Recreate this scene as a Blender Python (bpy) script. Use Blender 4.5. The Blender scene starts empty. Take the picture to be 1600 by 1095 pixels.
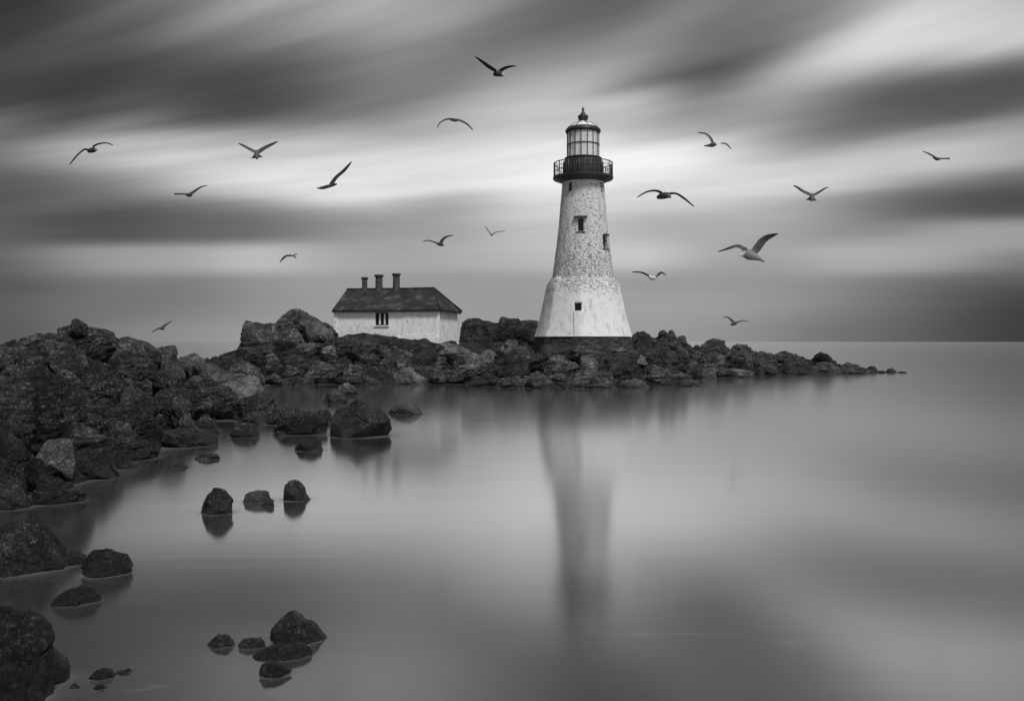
import bpy, bmesh, math, random
import numpy as np
from mathutils import Vector, Matrix

S = bpy.context.scene
COL = S.collection
R = math.radians
FPX, HZ, CAMZ = 1400.0, 534.0, 3.0          # focal length in photo pixels, horizon row, eye height in metres

# ------------------------------------------------------------------ camera
cd = bpy.data.cameras.new("camera")
cam = bpy.data.objects.new("camera", cd)
COL.objects.link(cam)
cam.location = (0, 0, CAMZ)
cam.rotation_euler = (R(90), 0, 0)
cd.sensor_width = 36.0
cd.lens = 36.0 * FPX / 1600.0
cd.shift_y = -(547.5 - HZ) / 1600.0
cd.clip_start = 0.1
cd.clip_end = 60000
S.camera = cam

# ------------------------------------------------------------------ exposure
S.view_settings.view_transform = 'Standard'
S.view_settings.look = 'None'
S.view_settings.gamma = 1.0
S.view_settings.exposure = 0.0
S.view_settings.use_curve_mapping = False
S.cycles.use_denoising = True
S.cycles.max_bounces = 6
S.cycles.diffuse_bounces = 2
S.cycles.glossy_bounces = 3

# ------------------------------------------------------------------ sun (weak, veiled by the overcast, from over the right shoulder)
SUN_EL, SUN_AZ = R(54), R(152)               # azimuth clockwise from +Y
sd = bpy.data.lights.new("sun", 'SUN')
sun = bpy.data.objects.new("sun", sd)
COL.objects.link(sun)
sd.energy = 2.7
sd.angle = R(14)
sd.color = (1.0, 1.0, 1.0)
sv = Vector((math.sin(SUN_AZ) * math.cos(SUN_EL), math.cos(SUN_AZ) * math.cos(SUN_EL), math.sin(SUN_EL)))
sun.rotation_euler = sv.to_track_quat('Z', 'Y').to_euler()
sun.location = sv * 100


# ------------------------------------------------------------------ node helper
class NT:
    def __init__(self, tree):
        self.t = tree
        self.n = tree.nodes
        self.l = tree.links

    def add(self, kind, **kw):
        nd = self.n.new(kind)
        for k, v in kw.items():
            setattr(nd, k, v)
        return nd

    def put(self, sock, v):
        if isinstance(v, bpy.types.NodeSocket):
            self.l.new(v, sock)
        elif v is not None:
            sock.default_value = v

    def math(self, op, a, b=None, c=None, clamp=False):
        nd = self.add('ShaderNodeMath', operation=op, use_clamp=clamp)
        self.put(nd.inputs[0], a)
        if b is not None:
            self.put(nd.inputs[1], b)
        if c is not None:
            self.put(nd.inputs[2], c)
        return nd.outputs[0]

    def smooth(self, v, lo, hi, a=0.0, b=1.0):
        nd = self.add('ShaderNodeMapRange', interpolation_type='SMOOTHSTEP')
        self.put(nd.inputs[0], v)
        nd.inputs[1].default_value = lo
        nd.inputs[2].default_value = hi
        nd.inputs[3].default_value = a
        nd.inputs[4].default_value = b
        return nd.outputs[0]

    def noise(self, vec, scale, detail=4, rough=0.55, dist=0.0):
        nd = self.add('ShaderNodeTexNoise')
        self.put(nd.inputs['Vector'], vec)
        nd.inputs['Scale'].default_value = scale
        nd.inputs['Detail'].default_value = detail
        nd.inputs['Roughness'].default_value = rough
        nd.inputs['Distortion'].default_value = dist
        return nd.outputs[0]

    def ramp(self, fac, stops, interp='LINEAR'):
        nd = self.add('ShaderNodeValToRGB')
        cr = nd.color_ramp
        cr.interpolation = interp
        while len(cr.elements) < len(stops):
            cr.elements.new(0.5)
        for e, (p, v) in zip(cr.elements, stops):
            e.position = p
            e.color = (v, v, v, 1) if not isinstance(v, (tuple, list)) else (*v, 1)
        self.put(nd.inputs[0], fac)
        return nd.outputs[0]

    def mixf(self, f, a, b):
        nd = self.add('ShaderNodeMix', data_type='FLOAT')
        self.put(nd.inputs[0], f)
        self.put(nd.inputs[2], a)
        self.put(nd.inputs[3], b)
        return nd.outputs[0]


# ------------------------------------------------------------------ world: long exposure overcast, streaks of cloud fanning out of the west
SKY_ROWS = [0, 40, 80, 120, 160, 200, 240, 280, 320, 360, 400, 440, 480, 520]
SKY = [
    [70, 68, 78, 80, 78, 115, 112, 95, 92, 100, 100, 90, 95, 92],
    [72, 85, 86, 75, 71, 105, 160, 108, 100, 86, 140, 112, 112, 110],
    [105, 88, 84, 79, 95, 140, 182, 140, 100, 86, 155, 125, 118, 130],
    [125, 125, 102, 85, 82, 140, 190, 192, 118, 102, 160, 125, 126, 140],
    [155, 140, 115, 86, 80, 145, 190, 212, 140, 108, 190, 145, 142, 150],
    [165, 158, 120, 105, 102, 165, 200, 218, 190, 135, 165, 152, 150, 150],
    [175, 160, 138, 134, 125, 150, 200, 216, 195, 150, 160, 150, 152, 155],
    [155, 145, 130, 125, 155, 168, 200, 212, 160, 150, 165, 148, 150, 150],
    [128, 115, 130, 160, 180, 195, 215, 218, 205, 180, 178, 150, 148, 150],
    [105, 110, 140, 172, 185, 190, 224, 222, 205, 185, 185, 155, 152, 150],
    [100, 125, 142, 125, 192, 178, 230, 218, 190, 168, 198, 150, 155, 150],
    [125, 110, 108, 85, 120, 165, 222, 212, 190, 165, 162, 150, 152, 145],
    [120, 115, 115, 150, 160, 152, 180, 202, 180, 165, 155, 145, 146, 135],
    [135, 150, 198, 158, 120, 115, 172, 192, 150, 145, 168, 140, 130, 116],
    [185, 210, 192, 120, 95, 120, 185, 170, 112, 140, 166, 122, 112, 106],
    [190, 200, 186, 110, 92, 148, 182, 132, 95, 160, 155, 106, 92, 85],
    [185, 195, 165, 90, 105, 160, 155, 105, 88, 155, 125, 95, 75, 72],
]
SKY.append(SKY[-1])


def build_world():
    w = bpy.data.worlds.new("World")
    S.world = w
    w.use_nodes = True
    nt = NT(w.node_tree)
    nt.n.clear()
    tc = nt.add('ShaderNodeTexCoord')
    sep = nt.add('ShaderNodeSeparateXYZ')
    nt.l.new(tc.outputs['Generated'], sep.inputs[0])
    x, y, z = sep.outputs
    yy = nt.math('MAXIMUM', nt.math('ABSOLUTE', y), 0.3)
    u = nt.math('DIVIDE', x, yy)
    v = nt.math('MAXIMUM', nt.math('DIVIDE', z, yy), 0.0)
    col = nt.math('MULTIPLY_ADD', u, FPX, 800.0)            # azimuth in steps of the cloud table
    col = nt.math('MINIMUM', nt.math('MAXIMUM', col, -100.0), 1750.0)
    # the streaks steepen with height: each is a curve 1/v + A*u = const, blown towards the upper right
    A = 2.6
    inv = nt.math('DIVIDE', 1.0, nt.math('MAXIMUM', v, 0.004))
    s0 = nt.math('DIVIDE', 1.0, nt.math('MAXIMUM', nt.math('MULTIPLY_ADD', u, A, nt.math('ADD', inv, 2.0)), 0.3))
    cmb = nt.add('ShaderNodeCombineXYZ')
    nt.put(cmb.inputs[0], nt.math('MULTIPLY', u, 1.3))
    nt.put(cmb.inputs[1], nt.math('MULTIPLY', s0, 30.0))
    n1 = nt.noise(cmb.outputs[0], 1.0, 3, 0.5)
    n2 = nt.noise(cmb.outputs[0], 2.4, 3, 0.5)
    inv = nt.math('MULTIPLY', inv, nt.math('MULTIPLY_ADD', nt.math('SUBTRACT', n1, 0.5), 0.14, 1.0))
    ci = nt.math('DIVIDE', col, 100.0)
    total = None
    wsum = None
    VMAX = 0.5
    for k in range(6):
        c0 = [3 * k + j for j in range(3)]
        fv = nt.add('ShaderNodeCombineXYZ')
        wv = nt.add('ShaderNodeCombineXYZ')
        cv = nt.add('ShaderNodeRGBCurve')
        mp = cv.mapping
        for j, c in enumerate(c0):
            uc = (100.0 * c - 800.0) / FPX
            den = nt.math('MAXIMUM', nt.math('ADD', inv, nt.math('MULTIPLY', nt.math('SUBTRACT', u, uc), A)), 1.0 / VMAX)
            nt.put(fv.inputs[j], nt.math('DIVIDE', 1.0 / VMAX, den))
            d = nt.math('ABSOLUTE', nt.math('SUBTRACT', ci, float(c)))
            # cubic B-spline weight of this column
            w2 = nt.math('POWER', nt.math('MAXIMUM', nt.math('SUBTRACT', 2.0, d), 0.0), 3.0)
            w1 = nt.math('POWER', nt.math('MAXIMUM', nt.math('SUBTRACT', 1.0, d), 0.0), 3.0)
            wj = nt.math('MULTIPLY_ADD', w1, -4.0 / 6.0, nt.math('DIVIDE', w2, 6.0))
            nt.put(wv.inputs[j], wj)
            wsum = wj if wsum is None else nt.math('ADD', wsum, wj)
            pts = [(0.0, SKY[c][-1] / 255.0)]
            for py, val in reversed(list(zip(SKY_ROWS, SKY[c]))):
                pts.append(((HZ - py) / FPX / VMAX, val / 255.0))
            pts.append((1.0, (0.4 * SKY[c][0] + 48) / 255.0))
            cu = mp.curves[j]
            while len(cu.points) < len(pts):
                cu.points.new(0.5, 0.5)
            for p_, (px_, py_) in zip(cu.points, pts):
                p_.location = (px_, py_)
        mp.update()
        nt.l.new(fv.outputs[0], cv.inputs['Color'])
        dt = nt.add('ShaderNodeVectorMath', operation='DOT_PRODUCT')
        nt.l.new(cv.outputs[0], dt.inputs[0])
        nt.l.new(wv.outputs[0], dt.inputs[1])
        o = dt.outputs['Value']
        total = o if total is None else nt.math('ADD', total, o)
    total = nt.math('DIVIDE', total, nt.math('MAXIMUM', wsum, 0.1))
    lv = nt.math('LOGARITHM', nt.math('MAXIMUM', v, 0.004), 2.718)
    cb2 = nt.add('ShaderNodeCombineXYZ')
    nt.put(cb2.inputs[0], nt.math('MULTIPLY', u, 1.1))
    nt.put(cb2.inputs[1], nt.math('MULTIPLY', lv, 3.2))
    n3 = nt.noise(cb2.outputs[0], 1.0, 3, 0.5)
    low = nt.math('MULTIPLY', nt.smooth(v, 0.05, 0.20, 0.09, 0.0), nt.smooth(v, 0.01, 0.09))
    total = nt.math('MULTIPLY_ADD', nt.math('SUBTRACT', n3, 0.5), low, total)
    total = nt.math('MAXIMUM', nt.math('MULTIPLY_ADD', total, 1.14, -0.072), 0.02)
    wsp = nt.math('MULTIPLY_ADD', nt.math('SUBTRACT', n2, 0.5), nt.smooth(v, 0.04, 0.2, 0.0, 0.30), 1.0)
    tone = nt.math('POWER', nt.math('MULTIPLY', total, wsp), 2.2)
    # physical sky above the cloud streaks, brought to grey
    sk = nt.add('ShaderNodeTexSky', sky_type='NISHITA')
    sk.sun_disc = False
    sk.sun_elevation = SUN_EL
    sk.sun_rotation = SUN_AZ
    bw = nt.add('ShaderNodeRGBToBW')
    nt.l.new(sk.outputs[0], bw.inputs[0])
    hi = nt.math('MULTIPLY_ADD', bw.outputs[0], 0.35, 2.1)
    f = nt.smooth(v, 0.46, 1.3)
    final = nt.mixf(f, nt.math('MULTIPLY', tone, 10.0), hi)
    cc = nt.add('ShaderNodeCombineColor')
    for i in range(3):
        nt.put(cc.inputs[i], final)
    bg = nt.add('ShaderNodeBackground')
    bg.inputs['Strength'].default_value = 0.1
    nt.l.new(cc.outputs[0], bg.inputs[0])
    out = nt.add('ShaderNodeOutputWorld')
    nt.l.new(bg.outputs[0], out.inputs[0])


build_world()


# ------------------------------------------------------------------ helpers
def mat(name):
    m = bpy.data.materials.new(name)
    m.use_nodes = True
    nt = NT(m.node_tree)
    p = m.node_tree.nodes['Principled BSDF']
    return m, nt, p


def grey(nt, f):
    c = nt.add('ShaderNodeCombineColor')
    for i in range(3):
        nt.put(c.inputs[i], f)
    return c.outputs[0]


def at(px, py, Y):
    return Vector(((px - 800.0) * Y / FPX, Y, CAMZ + (HZ - py) * Y / FPX))


def tag(o, label=None, cat=None, group=None, kind=None):
    if label:
        o['label'] = label
    if cat:
        o['category'] = cat
    if group:
        o['group'] = group
    if kind:
        o['kind'] = kind
    return o


def empty(name, loc):
    o = bpy.data.objects.new(name, None)
    o.location = loc
    COL.objects.link(o)
    return o


def mesh_np(name, V, F, m, loc=(0, 0, 0), parent=None, smooth=True):
    """V (n,3), F (m,3|4) -> ONE object"""
    me = bpy.data.meshes.new(name)
    V = np.asarray(V, np.float32)
    F = np.asarray(F, np.int32)
    k = F.shape[1]
    me.vertices.add(len(V))
    me.vertices.foreach_set('co', V.ravel())
    me.loops.add(F.size)
    me.loops.foreach_set('vertex_index', F.ravel())
    me.polygons.add(len(F))
    me.polygons.foreach_set('loop_start', np.arange(0, F.size, k, dtype=np.int32))
    me.polygons.foreach_set('use_smooth', np.full(len(F), smooth))
    me.update(calc_edges=True)
    me.validate()
    if m:
        me.materials.append(m)
    o = bpy.data.objects.new(name, me)
    o.location = loc
    COL.objects.link(o)
    if parent:
        o.parent = parent
    return o


def bm_obj(name, bm, m, parent=None, loc=(0, 0, 0), smooth=False):
    me = bpy.data.meshes.new(name)
    bmesh.ops.recalc_face_normals(bm, faces=bm.faces)
    bm.to_mesh(me)
    bm.free()
    for p in me.polygons:
        p.use_smooth = smooth
    if m:
        me.materials.append(m)
    o = bpy.data.objects.new(name, me)
    o.location = loc
    COL.objects.link(o)
    if parent:
        o.parent = parent
    return o


def bm_box(bm, c, s, rot=None, bevel=0.0):
    r = bmesh.ops.create_cube(bm, size=1.0)
    vs = r['verts']
    M = Matrix.Translation(c) @ (rot.to_4x4() if rot else Matrix.Identity(4)) @ Matrix.Diagonal((*s, 1))
    bmesh.ops.transform(bm, matrix=M, verts=vs)
    if bevel:
        es = list({e for v in vs for e in v.link_edges})
        bmesh.ops.bevel(bm, geom=es, offset=bevel, segments=2, affect='EDGES', profile=0.6)


def bm_lathe(bm, prof, n=64, rot0=0.0, cap0=True, cap1=True):
    """prof: list of (radius, z)"""
    rings = []
    for r, z in prof:
        rings.append([bm.verts.new((r * math.cos(rot0 + 2 * math.pi * i / n), r * math.sin(rot0 + 2 * math.pi * i / n), z)) for i in range(n)])
    for a, b in zip(rings[:-1], rings[1:]):
        for i in range(n):
            bm.faces.new((a[i], a[(i + 1) % n], b[(i + 1) % n], b[i]))
    if cap0:
        bm.faces.new(rings[0][::-1])
    if cap1:
        bm.faces.new(rings[-1])


def bm_tube(bm, pts, r, n=8):
    pts = [Vector(p) for p in pts]
    closed = (pts[0] - pts[-1]).length < 1e-6
    if closed:
        pts = pts[:-1]
    N = len(pts)
    rings = []
    for i, p in enumerate(pts):
        a = pts[(i - 1) % N] if (closed or i > 0) else p
        b = pts[(i + 1) % N] if (closed or i < N - 1) else p
        d = (b - a).normalized()
        up = Vector((0, 0, 1)) if abs(d.z) < 0.9 else Vector((1, 0, 0))
        s = d.cross(up).normalized()
        t = s.cross(d)
        rings.append([bm.verts.new(p + (s * math.cos(2 * math.pi * k / n) + t * math.sin(2 * math.pi * k / n)) * r) for k in range(n)])
    M = N if closed else N - 1
    for i in range(M):
        a, b = rings[i], rings[(i + 1) % N]
        for k in range(n):
            bm.faces.new((a[k], a[(k + 1) % n], b[(k + 1) % n], b[k]))
    if not closed:
        bm.faces.new(rings[0])
        bm.faces.new(rings[-1])


def cut(obj, bm):
    """carve the boxes in bm out of obj's mesh for good"""
    c = bm_obj("cutter", bm, None, loc=obj.matrix_basis.translation if not obj.parent else obj.parent.location + obj.location)
    if obj.parent:
        c.matrix_world = obj.parent.matrix_basis @ obj.matrix_basis
    bpy.context.view_layer.update()
    md = obj.modifiers.new("cut", 'BOOLEAN')
    md.operation = 'DIFFERENCE'
    md.solver = 'EXACT'
    md.object = c
    dg = bpy.context.evaluated_depsgraph_get()
    me = bpy.data.meshes.new_from_object(obj.evaluated_get(dg))
    obj.modifiers.clear()
    old = obj.data
    obj.data = me
    bpy.data.meshes.remove(old)
    cm = c.data
    bpy.data.objects.remove(c)
    bpy.data.meshes.remove(cm)


# ---- vectorised gradient noise
_rng = np.random.RandomState(7)
_PERM = np.concatenate([_rng.permutation(256)] * 3)
_G = _rng.normal(size=(256, 3))
_G /= np.linalg.norm(_G, axis=1)[:, None]


def gnoise(P):
    P = np.asarray(P, float)
    I = np.floor(P).astype(int)
    f = P - I
    I &= 255
    w = f * f * f * (f * (f * 6 - 15) + 10)
    out = 0.0
    for dx in (0, 1):
        wx = w[:, 0] if dx else 1 - w[:, 0]
        for dy in (0, 1):
            wy = w[:, 1] if dy else 1 - w[:, 1]
            for dz in (0, 1):
                wz = w[:, 2] if dz else 1 - w[:, 2]
                h = _PERM[_PERM[_PERM[I[:, 0] + dx] + I[:, 1] + dy] + I[:, 2] + dz]
                g = _G[h]
                out = out + wx * wy * wz * (g[:, 0] * (f[:, 0] - dx) + g[:, 1] * (f[:, 1] - dy) + g[:, 2] * (f[:, 2] - dz))
    return out


def fbm(P, octv=4, gain=0.5):
    a, s, t = 1.0, 0.0, 0.0
    for o in range(octv):
        s = s + a * gnoise(P * (2.03 ** o) + 17.3 * o)
        a *= gain
    return s


def ridged(P, octv=3, gain=0.5):
    a, s = 1.0, 0.0
    for o in range(octv):
        s = s + a * (1 - 2.2 * np.abs(gnoise(P * (2.1 ** o) + 31.7 * o)))
        a *= gain
    return s


def fracture(T, rs, n, nv, stretch, step=0.05, tilt=0.22, crack=0.035, cw=0.03):
    """blocks broken along joints: every cell sits a little in or out and leans its own way"""
    U = T + (stretch - 1.0) * (T @ nv)[:, None] * nv[None, :]
    U = U + 0.07 * np.stack([gnoise(T * 4 + 5.1), gnoise(T * 4 + 91.7), gnoise(T * 4 + 47.3)], 1)
    sd_ = U[rs.choice(len(U), n, replace=len(U) < n)] + rs.normal(size=(n, 3)) * 0.05
    d1 = np.full(len(U), 9e9)
    d2 = np.full(len(U), 9e9)
    ci = np.zeros(len(U), int)
    for i in range(n):
        d = np.sqrt(((U - sd_[i]) ** 2).sum(1))
        near = d < d1
        d2 = np.where(near, d1, np.minimum(d2, d))
        ci = np.where(near, i, ci)
        d1 = np.where(near, d, d1)
    off = rs.uniform(-1, 1, n)
    g = rs.normal(size=(n, 3))
    lean = ((U - sd_[ci]) * g[ci]).sum(1)
    return step * off[ci] + tilt * np.clip(lean, -0.25, 0.25) - crack * np.exp(-((d2 - d1) / cw) ** 2)


_ICO = {}


def ico(level):
    if level not in _ICO:
        bm = bmesh.new()
        bmesh.ops.create_icosphere(bm, subdivisions=level, radius=1.0)
        bm.verts.ensure_lookup_table()
        V = np.array([v.co[:] for v in bm.verts])
        F = np.array([[v.index for v in f.verts] for f in bm.faces])
        bm.free()
        V /= np.linalg.norm(V, axis=1)[:, None]
        _ICO[level] = (V, F)
    return _ICO[level]


# ------------------------------------------------------------------ materials
def rock_material(name, lo, mid, hi, fleck, scale=1.0, strata=None, rough=0.72):
    m, nt, p = mat(name)
    tc = nt.add('ShaderNodeTexCoord')
    oi = nt.add('ShaderNodeObjectInfo')
    vm = nt.add('ShaderNodeVectorMath', operation='ADD')
    sc = nt.add('ShaderNodeVectorMath', operation='SCALE')
    nt.put(sc.inputs[0], (37.1, 11.3, 23.9))
    nt.put(sc.inputs['Scale'], oi.outputs['Random'])
    nt.l.new(tc.outputs['Object'], vm.inputs[0])
    nt.l.new(sc.outputs[0], vm.inputs[1])
    V = vm.outputs[0]
    big = nt.noise(V, 1.1 * scale, 6, 0.62, 0.4)
    fine = nt.noise(V, 9.0 * scale, 8, 0.7)
    c = nt.ramp(big, [(0.28, lo), (0.5, mid), (0.72, hi)])
    sp = nt.ramp(fine, [(0.50, 0.0), (0.66, 1.0)])
    sp = nt.math('MULTIPLY', sp, nt.ramp(big, [(0.4, 0.25), (0.65, 1.0)]))
    cv = nt.mixf(sp, c, fleck)
    grit = nt.noise(V, 30.0 * scale, 6, 0.75)
    cv = nt.math('MULTIPLY', cv, nt.ramp(grit, [(0.36, 0.35), (0.5, 0.9), (0.64, 2.9)]))
    cv = nt.math('MULTIPLY', cv, nt.math('MULTIPLY_ADD', oi.outputs['Random'], 0.85, 0.42))
    height = nt.math('ADD', nt.math('MULTIPLY', nt.noise(V, 3.2 * scale, 8, 0.72), 1.0), nt.math('ADD', nt.math('MULTIPLY', fine, 0.7), nt.math('MULTIPLY', grit, 0.22)))
    if strata:
        mp = nt.add('ShaderNodeMapping')
        mp.inputs['Rotation'].default_value = strata
        mp.inputs['Scale'].default_value = (0.8, 1.2, 7.0)
        nt.l.new(V, mp.inputs[0])
        st = nt.noise(mp.outputs[0], 1.3 * scale, 6, 0.65, 0.3)
        height = nt.math('ADD', height, nt.math('MULTIPLY', st, 1.3))
        cv = nt.math('MULTIPLY', cv, nt.ramp(st, [(0.36, 0.45), (0.58, 1.15)]))
    cr = nt.add('ShaderNodeTexVoronoi', feature='DISTANCE_TO_EDGE')
    nt.put(cr.inputs['Vector'], nt_warp(nt, V, 0.5))
    cr.inputs['Scale'].default_value = 0.9 * scale
    crack = nt.smooth(cr.outputs['Distance'], 0.0, 0.05)
    height = nt.math('ADD', height, nt.math('MULTIPLY', crack, 0.12))
    cv = nt.math('MULTIPLY', cv, nt.mixf(crack, 0.8, 1.0))
    # wet, weed-stained foot that the tide has just left
    geo = nt.add('ShaderNodeNewGeometry')
    sz = nt.add('ShaderNodeSeparateXYZ')
    nt.l.new(geo.outputs['Position'], sz.inputs[0])
    wz = nt.math('MULTIPLY_ADD', nt.math('SUBTRACT', big, 0.5), -0.7, sz.outputs[2])
    wet = nt.smooth(wz, 0.05, 0.42, 1.0, 0.0)
    cv = nt.math('MULTIPLY', cv, nt.mixf(wet, 1.0, 0.42))
    nt.put(p.inputs['Base Color'], grey(nt, cv))
    nt.put(p.inputs['Roughness'], nt.mixf(wet, rough, 0.3))
    nt.put(p.inputs['Specular IOR Level'], nt.mixf(wet, 0.2, 0.42))
    bp = nt.add('ShaderNodeBump')
    bp.inputs['Strength'].default_value = 1.0
    bp.inputs['Distance'].default_value = 0.12 / scale
    nt.l.new(height, bp.inputs['Height'])
    nt.l.new(bp.outputs[0], p.inputs['Normal'])
    return m


def nt_warp(nt, V, amt):
    nz = nt.add('ShaderNodeTexNoise')
    nt.put(nz.inputs['Vector'], V)
    nz.inputs['Scale'].default_value = 1.4
    nz.inputs['Detail'].default_value = 4
    sc = nt.add('ShaderNodeVectorMath', operation='SCALE')
    nt.l.new(nz.outputs[1], sc.inputs[0])
    sc.inputs['Scale'].default_value = amt
    ad = nt.add('ShaderNodeVectorMath', operation='ADD')
    nt.put(ad.inputs[0], V)
    nt.l.new(sc.outputs[0], ad.inputs[1])
    return ad.outputs[0]


M_DARK = rock_material("dark wet rock", 0.005, 0.017, 0.050, 0.17, 1.3)
M_MID = rock_material("grey rock", 0.012, 0.045, 0.12, 0.30, 1.0)
M_STRATA = rock_material("bedded rock", 0.010, 0.040, 0.11, 0.28, 1.0, strata=(0.0, R(-38), R(15)))
M_BANK = rock_material("dark shore rock", 0.006, 0.022, 0.070, 0.22, 1.3)
M_BANKS = rock_material("dark bedded shore rock", 0.006, 0.022, 0.072, 0.22, 1.3, strata=(0.0, R(-38), R(15)))
M_FLAT = rock_material("flat bedded rock", 0.010, 0.045, 0.13, 0.32, 1.0, strata=(0.0, R(-8), R(10)))
M_LEDGE = rock_material("dark flat bedded rock", 0.006, 0.022, 0.065, 0.2, 1.2, strata=(0.0, R(-8), R(10)))
M_LIGHT = rock_material("pale rock", 0.03, 0.09, 0.17, 0.36, 1.3)
M_NEAR = rock_material("near dark rock", 0.004, 0.011, 0.032, 0.14, 2.4)
M_NEARL = rock_material("near pale rock", 0.018, 0.05, 0.10, 0.24, 2.4)
M_GROUND = rock_material("rocky ground", 0.006, 0.017, 0.05, 0.14, 0.9, strata=(0.0, R(-12), R(10)))

# ------------------------------------------------------------------ sea
def build_sea():
    m, nt, p = mat("still sea")
    tc = nt.add('ShaderNodeTexCoord')
    mp = nt.add('ShaderNodeMapping')
    mp.inputs['Scale'].default_value = (0.35, 1.6, 1.0)
    nt.l.new(tc.outputs['Object'], mp.inputs[0])
    n = nt.noise(mp.outputs[0], 0.55, 5, 0.6, 0.6)
    n3 = nt.noise(mp.outputs[0], 1.9, 6, 0.65, 1.2)
    foam = nt.math('MULTIPLY', nt.ramp(n3, [(0.60, 0.0), (0.74, 1.0)]), nt.ramp(n, [(0.50, 0.0), (0.68, 1.0)]))
    base = nt.math('ADD', nt.math('MULTIPLY_ADD', n, 0.015, 0.022), nt.math('MULTIPLY', foam, 0.13))
    # white water averaged to a thin veil where the swell washes round the rocks
    ao = nt.add('ShaderNodeAmbientOcclusion')
    ao.samples = 6
    ao.inputs['Distance'].default_value = 1.4
    veil = nt.math('MULTIPLY', nt.smooth(ao.outputs['AO'], 0.50, 0.985, 1.0, 0.0), nt.math('MULTIPLY_ADD', n3, 0.7, 0.6), clamp=True)
    base = nt.math('MULTIPLY_ADD', veil, 0.11, base)
    # long exposure: the moving surface averages to one soft mirror over a dim body of water
    df0 = nt.add('ShaderNodeBsdfDiffuse')
    nt.put(df0.inputs['Color'], grey(nt, base))
    tr = nt.add('ShaderNodeBsdfTransparent')
    tr.inputs[0].default_value = (0.9, 0.9, 0.9, 1)
    df = nt.add('ShaderNodeMixShader')
    df.inputs[0].default_value = 0.12
    nt.l.new(df0.outputs[0], df.inputs[1])
    nt.l.new(tr.outputs[0], df.inputs[2])
    va = nt.add('ShaderNodeVolumeAbsorption')
    va.inputs['Color'].default_value = (0.0, 0.0, 0.0, 1)
    va.inputs['Density'].default_value = 4.0
    nt.l.new(va.outputs[0], nt.n['Material Output'].inputs['Volume'])
    gl = nt.add('ShaderNodeBsdfGlossy')
    gl.distribution = 'MULTI_GGX'
    gl.inputs['Color'].default_value = (0.98, 0.98, 0.98, 1)
    nt.put(gl.inputs['Roughness'], nt.math('MULTIPLY_ADD', n, 0.03, 0.118))
    lw = nt.add('ShaderNodeLayerWeight')
    lw.inputs[0].default_value = 0.5
    fc = nt.math('MULTIPLY_ADD', nt.math('POWER', lw.outputs['Facing'], 2.0), 0.90, 0.09)
    fc = nt.math('MULTIPLY', fc, nt.math('MULTIPLY_ADD', veil, -0.80, 1.0))
    mx = nt.add('ShaderNodeMixShader')
    nt.l.new(fc, mx.inputs[0])
    nt.l.new(df.outputs[0], mx.inputs[1])
    nt.l.new(gl.outputs[0], mx.inputs[2])
    nt.l.new(mx.outputs[0], nt.n['Material Output'].inputs[0])
    nt.n.remove(p)
    rmp = nt.add('ShaderNodeMapping')
    rmp.inputs['Scale'].default_value = (0.10, 1.1, 1.0)
    nt.l.new(tc.outputs['Object'], rmp.inputs[0])
    rip = nt.noise(rmp.outputs[0], 1.0, 4, 0.6, 0.4)
    rb = nt.add('ShaderNodeBump')
    rb.inputs['Strength'].default_value = 0.3
    rb.inputs['Distance'].default_value = 0.005
    nt.l.new(rip, rb.inputs['Height'])
    nt.l.new(rb.outputs[0], gl.inputs['Normal'])
    V = [(-20000, -60, 0), (20000, -60, 0), (20000, 40000, 0), (-20000, 40000, 0)]
    o = mesh_np("sea", V, [(0, 1, 2, 3)], m)
    tag(o, kind='structure')


build_sea()


def build_seabed():
    m, nt, p = mat("dark seabed")
    tc = nt.add('ShaderNodeTexCoord')
    n = nt.noise(tc.outputs['Object'], 0.5, 5, 0.6)
    nt.put(p.inputs['Base Color'], grey(nt, nt.math('MULTIPLY_ADD', n, 0.04, 0.01)))
    p.inputs['Roughness'].default_value = 0.9
    o = mesh_np("seabed", [(-20500, -70, -3), (20500, -70, -3), (20500, 40500, -3), (-20500, 40500, -3)], [(0, 1, 2, 3)], m)
    tag(o, kind='structure')


build_seabed()

# ------------------------------------------------------------------ terrain: the rocky shore and the island as one ground sheet
#        bearing, front shore, crest, row of the crest, back shore
TER = [(-400, 13, 22, 570, 45), (0, 16.6, 25, 575, 50), (60, 17.2, 27, 565, 52), (130, 18.2, 31, 545, 55), (183, 21.2, 34, 556, 58),
       (215, 23, 37, 562, 60), (245, 27, 42, 566, 64), (300, 32, 48, 566, 75), (345, 37, 56, 560, 85), (395, 48, 64, 543, 88),
       (415, 62.5, 66.5, 535, 88), (460, 63.3, 68, 515, 88), (520, 63.6, 67.5, 521, 88), (560, 63.4, 67.3, 518, 88), (610, 63.2, 67.3, 522, 88), (650, 63.2, 67.5, 531, 88),
       (690, 63.2, 68, 535, 88), (740, 62.5, 71, 530, 88), (780, 60, 73, 524, 88), (830, 59.3, 65, 545, 88), (990, 59.6, 65, 545, 88), (1010, 62, 71, 530, 86),
       (1060, 63, 74, 527, 88), (1095, 73, 78, 541, 90), (1150, 77, 81, 546, 92), (1200, 80, 84, 555, 94), (1270, 82, 86, 568, 94),
       (1340, 85, 87, 580, 92), (1400, 88, 89, 592, 91), (1440, 89, 90, 600, 91)]
TA = np.array(TER, float)


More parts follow.
